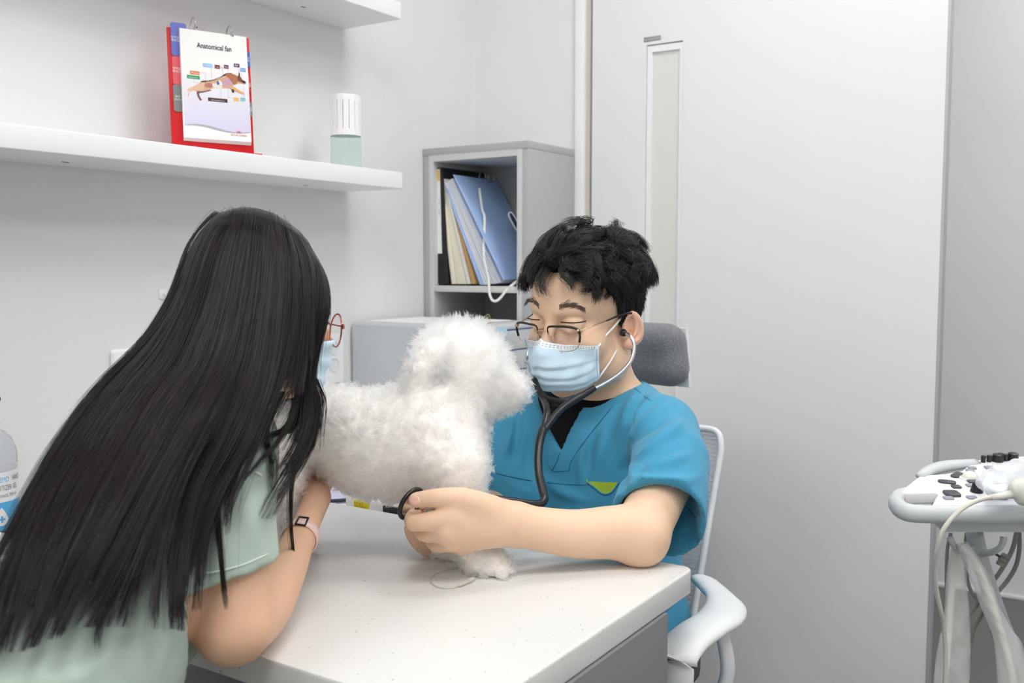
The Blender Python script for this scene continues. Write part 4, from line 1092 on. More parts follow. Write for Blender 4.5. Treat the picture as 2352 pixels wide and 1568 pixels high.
cable([(2220, 1224, 1.72), (2217, 1262, 1.72), (2222, 1330, 1.72), (2235, 1365, 1.72), (2262, 1400, 1.73), (2290, 1500, 1.74), (2300, 1640, 1.74)], .0030, M_cab_d, 'thin taupe cable passing behind the crossing bags')
cl_ = thing('cable_clip', 'small dark cable clip on the taupe cable behind the right hook', 'clip', P(2292, 1276, 1.71))
hexa('clip_tag', [P(x, y, d) for d in (1.712, 1.718) for x, y in ((2281, 1272), (2296, 1281), (2300, 1276), (2288, 1270))], mat('clip_brown', (70, 62, 56), .5), cl_)
for px, py in ((2308, 1276), (2301, 1284), (2297, 1293)):
    tube('clip_ring', [P(px - 6, py - 3, 1.715), P(px + 7, py + 4, 1.715)], .0042, mat('clip_grey', (150, 148, 142), .5), cl_, n=10)
# clear plastic sleeves hanging from the hook, each with a cable inside
M_sleeve = glass('clear_sleeve_film', (248, 249, 248), .70, .2)
def sleeve(lft, rgt, d, th, label, inner):
    t = thing('probe_sleeve', label, 'plastic sleeve', P(*lft[-1], d))
    n_ = 7
    l_ = spline(np.array(lft, float), n_); r_ = spline(np.array(rgt, float), n_)
    V = []; K = 20
    for i in range(len(l_)):
        pl_, pr_ = P(*l_[i], d), P(*r_[i], d); c_ = (pl_ + pr_) / 2; ux = (pr_ - pl_) / 2
        for j in range(K):
            a = 2 * math.pi * j / K
            wob = 1 + .18 * math.sin(3 * a + i * .5) + .12 * math.sin(5 * a - i * .9)
            V.append(c_ + ux * math.cos(a) + _fh * th * wob * math.sin(a) * min(1, .4 + i / 10))
    F = [(i * K + j, i * K + (j + 1) % K, (i + 1) * K + (j + 1) % K, (i + 1) * K + j) for i in range(len(l_) - 1) for j in range(K)]
    mesh_obj('sleeve_film', V, F, M_sleeve, t, True)
    tube('inner_cable', PV([(x, y, d) for x, y in inner]), .0058, mat('cable_ivory', (226, 224, 212), .4), t, n=10, smooth_n=5)
    return t
sleeve([(2186, 1246), (2178, 1290), (2173, 1340), (2167, 1430), (2158, 1465), (2150, 1510), (2144, 1568), (2138, 1700)], [(2212, 1250), (2219, 1290), (2221, 1350), (2227, 1415), (2229, 1470), (2229, 1520), (2227, 1568), (2225, 1700)], 1.60, .010, 'clear plastic sleeve hanging straight down from the console hook', [(2196, 1256), (2190, 1300), (2186, 1350), (2180, 1430), (2175, 1500), (2169, 1568), (2160, 1700)])
sleeve([(2196, 1250), (2212, 1290), (2234, 1340), (2252, 1390), (2268, 1430), (2284, 1480), (2291, 1568), (2300, 1700)], [(2222, 1244), (2258, 1295), (2278, 1340), (2292, 1385), (2322, 1440), (2350, 1485), (2360, 1568), (2380, 1700)], 1.565, .012, 'clear plastic sleeve slanting down to the right from the hook', [(2206, 1254), (2236, 1285), (2258, 1330), (2280, 1390), (2302, 1460), (2320, 1530), (2328, 1568), (2345, 1700)])
# probe in a crumpled clear bag, lying on the console
S = Solid(P(2200, 1200, 1.42) - .1, P(2500, 1040, 1.7) + .16, .004)
S.chain(PV([(2262, 1108, 1.53), (2300, 1096, 1.53), (2350, 1088, 1.53), (2420, 1085, 1.54)]), [.014, .022, .026, .026], k=.012)
S.ell(P(2290, 1122, 1.50), (.022, .022, .010), k=.012)
Vb, Qb = S.geo(2)
nb = vnormals(Vb, Qb)
Vb = Vb + nb * (np.abs(noise3(Vb, 70, 3)[:, :1]) * .006 - .002)
pbag = quad_obj('crumpled_bag', Vb, Qb, glass('bag_film', (240, 242, 245), .5, .18)); tag(pbag, 'crumpled clear plastic bag lying on the console buttons', 'plastic bag')
pr_ = thing('ultrasound_probe', 'beige ultrasound probe lying at the right edge on the console', 'probe', P(2345, 1140, 1.475))
tube('probe_body', PV([(2322, 1128, 1.475), (2335, 1126, 1.475), (2352, 1128, 1.475), (2385, 1130, 1.475), (2410, 1128, 1.475)]), [.010, .016, .020, .020, .012], mat('probe_beige', (214, 214, 204), .4), pr_, n=16, flat=(.8, 1.1), up=_z, smooth_n=4)
tube('strain_relief', PV([(2276, 1142, 1.472), (2300, 1139, 1.475), (2326, 1134, 1.475)]), [.0045, .0055, .007], mat('probe_beige', 0), pr_, n=12)
# ------------------------------------------------------------------ helpers for soft solids
def trilin(S, p):
    q = (np.asarray(p, float) - S.lo) / S.v
    i = np.clip(np.floor(q).astype(int), 0, S.n - 2); f = np.clip(q - i, 0, 1)
    out = 0
    for a in (0, 1):
        for b in (0, 1):
            for c in (0, 1):
                w_ = (f[..., 0] if a else 1 - f[..., 0]) * (f[..., 1] if b else 1 - f[..., 1]) * (f[..., 2] if c else 1 - f[..., 2])
                out = out + w_ * S.D[i[..., 0] + a, i[..., 1] + b, i[..., 2] + c]
    return out
def hit(S, x, y, d0=.8, d1=2.2, lift=0.0):
    """first point of the solid met along the sight line of a measured pixel"""
    ts = np.arange(d0, d1, S.v * .5); pts = CAM + ts[:, None] * ray(x, y)
    ins = ((pts > S.lo) & (pts < S.lo + (S.n - 1) * S.v)).all(1)
    dv = np.where(ins, trilin(S, pts), 1.0)
    k = np.argmax(dv < 0)
    if dv[k] >= 0: k = int(np.argmin(dv)); return pts[k]
    t_ = ts[k - 1] + (ts[k] - ts[k - 1]) * dv[k - 1] / (dv[k - 1] - dv[k]); p = CAM + t_ * ray(x, y)
    return p + grad(S, p) * lift if lift else p
def grad(S, p):
    e = S.v; g = np.array([trilin(S, p + np.eye(3)[i] * e) - trilin(S, p - np.eye(3)[i] * e) for i in range(3)])
    g = np.moveaxis(g, 0, -1); return g / (np.linalg.norm(g, axis=-1, keepdims=True) + 1e-9)
from mathutils.kdtree import KDTree
def nearest(src, pts):
    kd = KDTree(len(src))
    for i, p in enumerate(src): kd.insert(p, i)
    kd.balance()
    return np.array([kd.find(p)[1] for p in pts])

# ------------------------------------------------------------------ the white dog
dog = thing('dog', 'fluffy white curly coated small dog standing on the desk', 'dog', P(880, 1300, 1.37) * np.array([1, 1, 0]) + np.array([0, 0, ZT]))
S = Solid((-1.22, .82, ZT - .01), (-.64, 1.26, 1.13), .004)
S.chain(PV([(640, 985, 1.425), (745, 985, 1.405), (870, 1018, 1.38), (985, 1005, 1.365)]), [.062, .056, .072, .076], k=.03, n=4)
S.chain(PV([(1002, 968, 1.365), (1050, 912, 1.375), (1064, 850, 1.385)]), [.057, .046, .043], k=.022)
S.ell(P(1060, 835, 1.385), (.047, .047, .044), k=.02)                       # skull
S.chain(PV([(1095, 862, 1.39), (1145, 880, 1.40), (1177, 888, 1.405)]), [.036, .027, .020], k=.02)   # muzzle
S.chain(PV([(1110, 890, 1.39), (1148, 906, 1.40), (1174, 906, 1.405)]), [.024, .020, .014], k=.015)
S.chain(PV([(1000, 805, 1.345), (968, 845, 1.34), (960, 872, 1.34)]), [.016, .018, .014], k=.015)    # near ear
S.chain(PV([(1085, 800, 1.44), (1070, 850, 1.45)]), [.016, .014], k=.015)
S.chain(PV([(1040, 1070, 1.325), (1048, 1160, 1.322), (1080, 1250, 1.303), (1100, 1283, 1.297), (1148, 1306, 1.292)]), [.044, .030, .020, .019, .016], k=.02)   # near front leg
S.chain(PV([(985, 1080, 1.40), (1000, 1180, 1.39), (1008, 1250, 1.375), (1045, 1280, 1.366)]), [.042, .026, .020, .017], k=.02)
S.chain(PV([(630, 1030, 1.37), (625, 1100, 1.335), (606, 1190, 1.335), (600, 1262, 1.345), (622, 1292, 1.34)]), [.052, .038, .024, .019, .016], k=.02)   # hind legs
S.chain(PV([(655, 1050, 1.46), (672, 1110, 1.46), (650, 1180, 1.48), (640, 1215, 1.50), (665, 1224, 1.50)]), [.046, .036, .024, .018, .016], k=.02)
S.chain(PV([(590, 945, 1.43), (560, 900, 1.44), (575, 850, 1.45)]), [.020, .016, .012], k=.015)   # tail
S.D = np.maximum(S.D, (ZT + .0005 - S.ax[2])[None, None, :].astype(np.float32))
DV, DQ = S.geo(3); DOGS = S
M_skin_d = mat('dog_skin', (250, 244, 238), .8, spec=.2)
quad_obj('body', DV, DQ, M_skin_d, dog)

def fur(V, Q, n, length, curl, comb, clumps, name, m, wfun, rad, k=7, seed=1, spread=.5, parent=None, root_in=.002):
    rg = np.random.default_rng(seed)
    p, nn = sample_surface(V, Q, n, wfun, rg)
    cp, cn = sample_surface(V, Q, clumps, wfun, rg)
    ci = nearest(cp, p)
    L_ = length(p) * rg.uniform(.75, 1.15, n)
    # every lock curls in its own way
    ca = rg.normal(size=(clumps, 3)); cb = rg.normal(size=(clumps, 3)); ph = rg.random(clumps) * 6.28; fr = rg.uniform(.6, 1.4, clumps)
    t = np.linspace(0, 1, k)[None, :, None]
    d0 = nn + comb(p); d0 /= np.linalg.norm(d0, axis=1)[:, None]
    d1 = cn[ci] + comb(cp)[ci] + (.55 - .25 * headness(cp)[ci])[:, None] * ca[ci]; d1 /= np.linalg.norm(d1, axis=1)[:, None]
    d = d0[:, None] * (1 - t) + d1[:, None] * t
    axc = np.cross(d1, ca[ci]); axc /= np.linalg.norm(axc, axis=1)[:, None] + 1e-9; bxc = np.cross(d1, axc)
    w_ = (ph[ci] + 0)[:, None] + 6.28 * fr[ci][:, None] * np.linspace(0, 1.15, k)[None]
    cr = curl(p)[:, None]
    off = (axc[:, None] * (np.cos(w_) - np.cos(ph[ci])[:, None])[..., None] + bxc[:, None] * (np.sin(w_) - np.sin(ph[ci])[:, None])[..., None]) * (cr * np.linspace(0, 1, k)[None] ** .6)[..., None]
    st = (p - nn * root_in)[:, None] + d * (L_[:, None, None] * t) + off
    pull = (cp[ci] - p)[:, None] * ((spread * (1 - .5 * headness(p)))[:, None, None] * t ** 1.2)
    st = st + pull + rg.normal(size=(n, 1, 3)) * .0012 * t
    return hair(name, st, rad, rad * .35, m, parent), st
hc = P(1060, 838, 1.385)
def headness(p):
    """1 on the head, 0 on the body"""
    d = np.linalg.norm((p - hc), axis=1); e = np.linalg.norm(p - P(1150, 880, 1.40), axis=1)
    return np.clip((.082 - np.minimum(d, e + .03)) / .02, 0, 1)
def muzz(p): return np.clip((.045 - np.linalg.norm(p - P(1165, 884, 1.402), axis=1)) / .02, 0, 1)
def flen(p):
    h = headness(p); up_ = np.clip((p[:, 2] - hc[2]) / .05, 0, 1)
    low = np.clip((ZT + .10 - p[:, 2]) / .06, 0, 1)
    return .0150 - .003 * low + h * (.009 + .006 * up_) - .010 * muzz(p) * h
def fcurl(p): h = headness(p); return .0046 * (1 - h) + .0018 * h + .001 * muzz(p)
def fcomb(p):
    h = headness(p)[:, None]
    lw = np.clip((ZT + .09 - p[:, 2]) / .05, 0, 1)[:, None]
    return np.array([0, 0, -.45]) * (1 - h) * (1 - .8 * lw) + h * np.array([-.02, 0, .12]) + muzz(p)[:, None] * np.array([0, 0, -.7])
M_fur = fur_mat('dog_fur', (253, 251, 248))
tblw = lambda c, n: np.where(c[:, 2] < ZT + .004, .02, 1.0)
fur(DV, DQ, 78000, flen, fcurl, fcomb, 6400, 'coat', M_fur, lambda c, n: tblw(c, n) * (1 + .9 * headness(c) + .9 * (c[:, 2] < ZT + .07)), .00036, parent=dog, spread=.66)
# ------------------------------------------------------------------ the man in blue scrubs
def head_axes(yaw, pitch, roll):
    yaw, pitch, roll = map(math.radians, (yaw, pitch, roll))
    f = np.array([-math.sin(yaw), -math.cos(yaw), 0]); l = np.array([math.cos(yaw), -math.sin(yaw), 0]); up = np.array([0, 0, 1.])
    f2 = f * math.cos(pitch) - up * math.sin(pitch); u2 = up * math.cos(pitch) + f * math.sin(pitch)
    return np.array([l * math.cos(roll) + u2 * math.sin(roll), f2, u2 * math.cos(roll) - l * math.sin(roll)])
VC, VR, VS = np.array([-.769, 1.407, 1.044]), head_axes(7.2, 9.5, -2.0), 1.04
def H(x, y, z): return VC + VS * (np.array([x, y, z]) @ VR)
def HL(p): return (np.asarray(p) - VC) @ VR.T / VS

man = thing('person', 'man in blue scrubs, mask and glasses seated behind the desk', 'person', (-.78, 1.48, 0))
M_skin = mat('skin_fair', (228, 195, 166), .48, spec=.35, sss=.22, noise=(9, .35, (223, 182, 153), .4, .7), bump=(900, .05))
M_brown = mat('hair_roots', (24, 22, 22), .6)

B = Solid((-1.08, .93, .70), (-.49, 1.59, 1.21), .0021)
# skull and face
B.ell(H(0, -.015, .055), np.array([.075, .095, .085]) * VS, VR)
B.ell(H(0, .028, .062), np.array([.064, .060, .055]) * VS, VR, k=.02)
B.ell(H(0, .030, -.028), np.array([.061, .062, .066]) * VS, VR, k=.025)
B.ell(H(0, .066, -.072), np.array([.028, .020, .020]) * VS, VR, k=.02)
for s_ in (-1, 1):
    B.ell(H(s_ * .042, .052, -.006), np.array([.026, .028, .026]) * VS, VR, k=.015)
    B.ell(H(s_ * .058, .008, -.045), np.array([.016, .03, .03]) * VS, VR, k=.02)
B.chain([H(-.038, .070, .050), H(-.016, .082, .049), H(0, .083, .045), H(.016, .082, .049), H(.038, .070, .050)], [.010, .011, .010, .011, .010], k=.016)
for s_ in (-1, 1):
    B.ell(H(s_ * .031, .097, .030), np.array([.017, .011, .0095]) * VS, VR, k=.012, op='sub')
    B.ell(H(s_ * .031, .0745, .0285), np.array([.0175, .0135, .0125]) * VS, VR, k=.004)
    B.chain([H(s_ * .016, .0815, .0215), H(s_ * .031, .086, .0195), H(s_ * .045, .077, .021)], [.003, .0035, .003], k=.005)
B.chain([H(0, .087, .034), H(0, .098, .014), H(0, .111, -.010)], [.0075, .0085, .0125], k=.012)
for s_ in (-1, 1): B.ell(H(s_ * .012, .100, -.012), np.array([.008, .010, .008]) * VS, VR, k=.006)
# ears
for s_ in (-1, 1):
    er = np.array([VR[0] * s_ * .55 - VR[1] * .83, VR[1] * .55 + VR[0] * s_ * .83, VR[2]])
    er = np.array([er[0], er[1], VR[2] * .97 - VR[1] * .12])
    B.ell(H(s_ * .080, -.012, .006), np.array([.0180, .0080, .0275]) * VS, er, k=.003)
    B.ell(H(s_ * .0765, -.003, -.017), np.array([.0085, .006, .009]) * VS, er, k=.004)
    en_ = er[1] / np.linalg.norm(er[1]); ec = H(s_ * .080, -.012, .006)
    B.ell(ec + en_ * .0080 + VR[2] * .003 - er[0] * .001, np.array([.0128, .0105, .0205]) * VS, er, k=.001, op='sub')
    B.ell(ec + en_ * .006 - VR[2] * .006 + VR[1] * .004, np.array([.0075, .013, .009]) * VS, er, k=.001, op='sub')
    B.chain([ec + en_ * .0045 + VR[2] * .019 - VR[1] * .004, ec + en_ * .0045 + VR[2] * .008 - VR[1] * .006, ec + en_ * .004 - VR[2] * .004 - VR[1] * .005, ec + en_ * .005 - VR[2] * .012 + VR[1] * .002], [.0026, .0028, .0026, .0024], k=.003, n=2)
    B.ell(H(s_ * .0765, .006, -.001), np.array([.004, .005, .006]) * VS, VR, k=.004)
# neck and the body under the clothes
NB = P(1392, 905, 1.665)
B.chain([H(0, -.026, -.030), H(0, -.030, -.075), NB], [.056, .053, .056], k=.025)
B.ell((-.775, 1.475, .82), (.15, .10, .11), k=.04)
SHL, SHR = P(1524, 985, 1.55), P(1180, 965, 1.73)
B.chain([NB + np.array([0, .02, -.04]), SHL], [.06, .045], k=.03); B.chain([NB + np.array([0, .02, -.04]), SHR], [.06, .045], k=.03)
EL = P(1470, 1236, 1.34); EL[2] = ZT + .037
WR = P(1178, 1203, 1.288)
B.chain([SHL, P(1520, 1110, 1.43), EL], [.045, .043, .0365], k=.02)
B.chain([EL, P(1425, 1222, 1.335), P(1330, 1226, 1.318), P(1250, 1216, 1.30), WR], [.0365, .0370, .0330, .0295, .0272], k=.02, n=3)
# near hand: palm, thumb on top of the chest piece, index finger bent under it, others curled
WP = P(1140, 1200, 1.276)
MCP = {'i': P(1038, 1186, 1.240), 'm': P(1022, 1218, 1.240), 'r': P(1036, 1242, 1.252), 'p': P(1062, 1252, 1.270)}
B.chain([WR, WP], [.0272, .025], k=.015)
for k_, r_ in (('i', .0145), ('m', .0145), ('r', .0135), ('p', .0125)): B.cap(WP, MCP[k_], .0245, r_, k=.014)
B.chain([P(1120, 1172, 1.262), P(1062, 1147, 1.243), P(1000, 1143, 1.236), P(956, 1148, 1.240)], [.0215, .0158, .0118, .0098], k=.010, n=2)
B.chain([MCP['i'], P(990, 1196, 1.234), P(951, 1200, 1.240), P(948, 1186, 1.262), P(962, 1170, 1.276)], [.0138, .0120, .0112, .0095, .0085], k=.006, n=2)
B.chain([MCP['m'], P(985, 1226, 1.252), P(966, 1216, 1.272), P(985, 1190, 1.285)], [.0130, .0115, .0105, .0085], k=.005, n=2)
B.chain([MCP['r'], P(1004, 1250, 1.272), P(990, 1232, 1.292), P(1005, 1205, 1.292)], [.0125, .0110, .0100, .0085], k=.005, n=2)
B.chain([MCP['p'], P(1034, 1252, 1.290), P(1030, 1230, 1.302)], [.0115, .0098, .0085], k=.005, n=2)
# far hand: reaches round the dog's chest and holds the leg
ELR = P(1150, 1150, 1.62); WRR = P(1075, 1222, 1.455)
B.chain([SHR, ELR], [.045, .038], k=.02); B.chain([ELR, WRR], [.037, .027], k=.02)
PMR = P(1040, 1235, 1.425)
B.chain([WRR, PMR], [.027, .024], k=.012)
for a in ([(1022, 1262, 1.405), (985, 1262, 1.372), (958, 1240, 1.350), (944, 1214, 1.338), (952, 1198, 1.330)],
          [(1020, 1248, 1.402), (990, 1246, 1.362), (966, 1226, 1.340), (950, 1200, 1.330), (960, 1186, 1.325)],
          [(1025, 1228, 1.405), (995, 1222, 1.365), (975, 1205, 1.342), (966, 1190, 1.334)]):
    B.chain([PMR] + [P(*q) for q in a], [.015, .0118, .0112, .0108, .0098, .0085][:len(a) + 1], k=.005, n=2)
B.D = np.maximum(B.D, np.where((B.ax[1] < TY1 + .004)[None, :, None], (ZT + .0006 - B.ax[2])[None, None, :], -1).astype(np.float32))
BV, BQ = B.geo(1)
cl = HL(BV[BQ].mean(1))
def hairline(p):
    az = np.degrees(np.arctan2(np.abs(p[:, 0]), p[:, 1] + .015))
    return np.interp(az, [0, 14, 28, 42, 56, 66, 74, 82, 100, 120, 180], [.104, .106, .104, .092, .074, .050, .010, .030, .032, -.015, -.05])
scalp = (cl[:, 2] > hairline(cl)) & (np.linalg.norm((cl - np.array([0, -.015, .055])) / np.array([.075, .095, .085]), axis=1) < 1.08) & (np.abs(cl[:, 0]) < .082)
ear_z = (np.abs(cl[:, 0]) > .0735) & (cl[:, 2] < .042) & (cl[:, 2] > -.04) & (cl[:, 1] < .02) & (cl[:, 1] > -.05)
M_earskin = mat('skin_ear', (238, 190, 164), .48, spec=.35, sss=.12)
M_knuck = mat('skin_knuckle', (238, 190, 164), .48, spec=.35, sss=.25)
quad_obj('body', BV, BQ, [M_skin, M_brown, M_earskin], man, np.where(scalp, 1, np.where(ear_z, 2, 0)))
# thumb nail
tn = hit(B, 953, 1149, lift=-.0006); g_ = grad(B, tn); tx = P(940, 1150, 1.24) - P(1000, 1143, 1.236); tx -= g_ * (tx @ g_); tx /= np.linalg.norm(tx); ty = np.cross(g_, tx)
V, F = lathe_geo([(1.0, 0), (.97, .12), (.75, .2), (.4, .25), (.05, .27)], (0, 0, 0), 20)
mesh_obj('thumb_nail', [tn + tx * v[0] * .0072 + ty * v[1] * .0060 + g_ * v[2] * .006 for v in V], F, mat('nail_pink', (236, 190, 178), .25, spec=.5), man, True)

# ---- hair
def sph_hair(n, seed, C0, RAD, R, S0, O, accept, length, height, flow, wave, k=10, clumps=500, cl_pull=.45, jitter=.003):
    """strands that creep over an ellipsoid scalp; all callables take local unit directions"""
    rg = np.random.default_rng(seed)
    def roots(m):
        out = np.zeros((0, 3))
        while len(out) < m:
            d = rg.normal(size=(m * 3, 3)); d /= np.linalg.norm(d, axis=1)[:, None]
            out = np.vstack([out, d[accept(d * RAD + C0)]])
        return out[:m]
    q = roots(n); cq = roots(clumps); ci = nearest(cq, q)
    L_ = length(q * RAD + C0) * rg.uniform(.8, 1.15, n); h = height(q * RAD + C0) * rg.uniform(.75, 1.2, n)
    cph = rg.random(clumps) * 6.28; cam_ = rg.uniform(.6, 1.3, clumps); cf_ = rg.normal(size=(clumps, 3)) * .55; ch = rg.uniform(.75, 1.3, clumps)
    pts = np.zeros((n, k, 3)); d = q.copy(); acc_d = q.copy()
    for j in range(k):
        t = j / (k - 1)
        rad = 1 + h * ch[ci] * np.sin(min(1, t * 1.25) * math.pi / 2)
        cc = cq[ci] * (1 - 0)
        loc_ = acc_d * rad[:, None] * RAD + C0
        pts[:, j] = loc_
        f = flow(acc_d * RAD + C0) + cf_[ci] * (.35 + .65 * t)
        f -= acc_d * (f * acc_d).sum(1)[:, None]; f /= np.linalg.norm(f, axis=1)[:, None] + 1e-9
        side = np.cross(acc_d, f)
        wv_ = np.sin(cph[ci] + t * 7.5 * cam_[ci]) * wave(acc_d * RAD + C0)
        acc_d = acc_d + (f + side * wv_[:, None]) * (L_ / (k - 1) / RAD.mean())[:, None]
        acc_d /= np.linalg.norm(acc_d, axis=1)[:, None]
    # gather locks towards their middle strand
    mean = np.zeros((clumps, k, 3)); cnt = np.bincount(ci, minlength=clumps)[:, None, None] + 1e-9
    np.add.at(mean, ci, pts); mean /= cnt
    t = np.linspace(0, 1, k)[None, :, None]
    pts = pts + (mean[ci] - pts) * (cl_pull * t) + rg.normal(size=(n, 1, 3)) * jitter * t
    return O + S0 * (pts @ R)
HC0, HRAD = np.array([0, -.015, .055]), np.array([.0755, .0955, .0855])
def top_w(p): return np.clip((p[:, 2] - .075) / .03, 0, 1)
def v_flow(p):
    out = p - np.array([-.020, -.040, .14]); out[:, 2] *= .4
    out = out / (np.linalg.norm(out, axis=1)[:, None] + 1e-6)
    fr_ = np.clip((p[:, 1] - .02) / .05, 0, 1)[:, None]; tw = top_w(p)[:, None]
    top = out * (.75 - .55 * fr_) + np.array([.75, -.15, .25]) * fr_ + np.array([.25, .1, 0])
    return top * tw + (out * .3 + np.array([0, -.25, -.9])) * (1 - tw)
acc = lambda p: p[:, 2] > hairline(p) + .002
S_v = sph_hair(24000, 5, HC0, HRAD, VR, VS, VC, acc,
               lambda p: .016 + .030 * top_w(p), lambda p: .055 + .27 * top_w(p), v_flow, lambda p: .3 + 1.3 * top_w(p), clumps=360, cl_pull=.45, jitter=.0022)
M_hairb = hair_mat('black_hair', (12, 11, 12), (26, 24, 24), .30, .45)
hair('hair', S_v, .00034, .00014, M_hairb, man)
# eyebrows, lash lines
def brow(pts, n, seed):
    rg = np.random.default_rng(seed); c_ = spline(np.array(pts, float), 8); out = []
    for i in range(n):
        u = rg.random() ** .9 * (len(c_) - 2); a = int(u); q = c_[a] + (c_[a + 1] - c_[a]) * (u - a); tg_ = c_[a + 1] - c_[a]; tg_ /= np.linalg.norm(tg_)
        wd = 8.0 * (1 - .55 * u / len(c_)); q = q + np.array([0, rg.normal() * wd * .5])
        e = q + tg_ * rg.uniform(6, 11) + np.array([0, rg.uniform(-4, 1.5)])
        p0 = hit(B, *q, lift=.0002); p1 = hit(B, *((q + e) / 2), lift=.0012); p2 = hit(B, *e, lift=.0008); out.append([p0, p1, p2])
    return np.array(out)
br = np.concatenate([brow([(1283, 708), (1300, 702), (1322, 702), (1341, 712)], 190, 1), brow([(1240, 704), (1228, 693), (1216, 690), (1208, 697)], 120, 2)])
hair('eyebrows', br, .00030, .00015, hair_mat('brow_hair', (70, 60, 56), (110, 94, 84), .6, .3), man)
M_lash = mat('lash_black', (30, 24, 24), .5)
for pts in (((1288, 739), (1300, 740.5), (1316, 741), (1332, 740), (1345, 737)), ((1212, 731), (1222, 733), (1232, 734), (1240, 734))):
    tube('lash_line', [hit(B, *q, lift=.0004) for q in spline(np.array(pts, float), 4)], .0009, M_lash, man, n=6)

# ---- black undershirt and blue scrub top
U = Solid((-1.10, 1.22, .40), (-.50, 1.66, 1.0), .004)
def torso(T, o, sh=0.0):
    T.ell((-.780, 1.475, .800), (.172 + o, .118 + o, .150 + o), k=.05)
    T.ell((-.785, 1.455, .620), (.152 + o, .130 + o, .180 + o), k=.06)
    T.chain([SHR + np.array([.02, .0, -.012]), NB + np.array([-.02, .0, -.040]), NB + np.array([.03, .0, -.040]), SHL + np.array([-.01, 0, -.012])], [.048 + o, .060 + o, .060 + o, .046 + o], k=.035)
torso(U, 0.0)
UV, UQ = U.geo(2)
quad_obj('undershirt', UV, UQ, mat('tee_black', (22, 22, 25), .85, spec=.2), man)
T = Solid((-1.14, 1.10, .40), (-.44, 1.70, 1.02), .0036)
torso(T, .008)
CUF = P(1512, 1178, 1.385)
T.chain([SHL, P(1540, 1060, 1.468), CUF + (CUF - P(1540, 1060, 1.468)) * .35], [.052, .058, .068], k=.03)
T.chain([P(1536, 1090, 1.47), P(1541, 1205, 1.42)], [.040, .045], k=.03)                 # loose outer side of the sleeve
T.chain([SHR, P(1150, 1080, 1.67), ELR], [.060, .064, .066], k=.03)
ad = (EL - SHL) / np.linalg.norm(EL - SHL)
# cloth folds, as ridges and grooves laid on the cloth
def fold(pts, r_, op='add', sink=.25, k=.007):
    r_ = r_ * (1.25 if op == 'add' else 1.15)
    q = [hit(T, *p) for p in spline(np.array(pts, float), 4)]
    q = [p - grad(T, p) * r_ * (sink if op == 'add' else -sink) for p in q]
    n_ = len(q); rr = [max(.0012, r_ * math.sin(math.pi * (i + .6) / (n_ + .2))) for i in range(n_)]
    T.chain(q, rr, k=k, op=op)
for pts, r_ in ((((1462, 1050), (1500, 1020), (1545, 985), (1570, 960)), .011), (((1470, 1075), (1530, 1062), (1585, 1040)), .010), (((1450, 1000), (1490, 960), (1540, 925)), .010),
                (((1440, 1085), (1500, 1105), (1570, 1105), (1608, 1090)), .008), (((1475, 880), (1445, 940), (1420, 1010)), .010), (((1500, 905), (1462, 965), (1440, 1030)), .009),
                (((1395, 960), (1380, 1030), (1370, 1090)), .008), (((1180, 950), (1170, 1010), (1150, 1060)), .009), (((1210, 940), (1200, 1010), (1190, 1080)), .007), (((1350, 1000), (1335, 1060), (1335, 1120)), .006),
                (((1240, 1090), (1290, 1130), (1350, 1150)), .008), (((1150, 1090), (1185, 1120), (1225, 1135)), .007)):
    fold(pts, r_)
for pts, r_ in ((((1440, 1062), (1470, 1052), (1510, 1030)), .007), (((1446, 1020), (1490, 990), (1530, 965)), .007), (((1455, 1095), (1470, 1075), (1476, 1062)), .006), (((1488, 885), (1452, 955), (1430, 1040)), .006), (((1560, 1030), (1510, 1048), (1465, 1072)), .006), (((1425, 1150), (1432, 1100), (1440, 1060)), .008),
                (((1160, 940), (1155, 1000), (1138, 1050)), .007), (((1195, 935), (1187, 1000), (1172, 1070)), .006), (((1365, 960), (1355, 1040), (1350, 1090)), .005)):
    fold(pts, r_, 'sub', .35, .008)
# sleeve hems: cut square, hollow inside
cd = np.array(ad) + np.array([.10, 0, .0]); cd /= np.linalg.norm(cd)
def frame_of(z_):
    x_ = np.cross(np.array([0, 1., 0.1]), z_); x_ /= np.linalg.norm(x_); return np.array([x_, np.cross(z_, x_), z_])
cc_ = P(1515, 1192, 1.385)
T.rbox(cc_ + cd * .100, (.11, .085, .10), frame_of(cd), rad=.004, k=.002, op='sub')
T.chain([cc_ - cd * .045, cc_ + cd * .02], [.050, .064], k=.002, op='sub')
T.cap(P(1541, 1168, 1.43), P(1545, 1228, 1.40), .033, .038, k=.002, op='sub')
# V neck: take the cloth off in a wedge down to the undershirt
va, vb, vc = hit(T, 1438, 842), hit(T, 1286, 1037), hit(T, 1228, 872)
g = np.meshgrid(*T.ax, indexing='ij', sparse=True)
en = np.array([-.12, -1.0, .25]); en /= np.linalg.norm(en)
def pl_d(p0, p1, inside):
    n_ = np.cross(p1 - p0, en); n_ /= np.linalg.norm(n_)
    if (inside - p0) @ n_ > 0: n_ = -n_
    return (g[0] - p0[0]) * n_[0] + (g[1] - p0[1]) * n_[1] + (g[2] - p0[2]) * n_[2]
ctr = (va + vb + vc) / 3 + np.array([0, 0, .02])
w_ = np.maximum(pl_d(va, vb, ctr), pl_d(vb, vc, ctr)).astype(np.float32)
front = ((g[1] - 1.50) + 0 * g[0] + 0 * g[2]).astype(np.float32)                          # only the front of the chest
w_ = np.maximum(w_, np.maximum(front, (vb[2] - .01 - g[2] + 0 * g[0] + 0 * g[1]).astype(np.float32)))
shell = T.D + .022
T.D = np.maximum(T.D, -np.maximum(w_, -shell))
T.chain([NB + np.array([0, -.012, -.06]), NB + np.array([0, -.02, .06])], [.056, .075], k=.004, op='sub')   # neck opening
TV, TQ = T.geo(3)
nT = vnormals(TV, TQ)
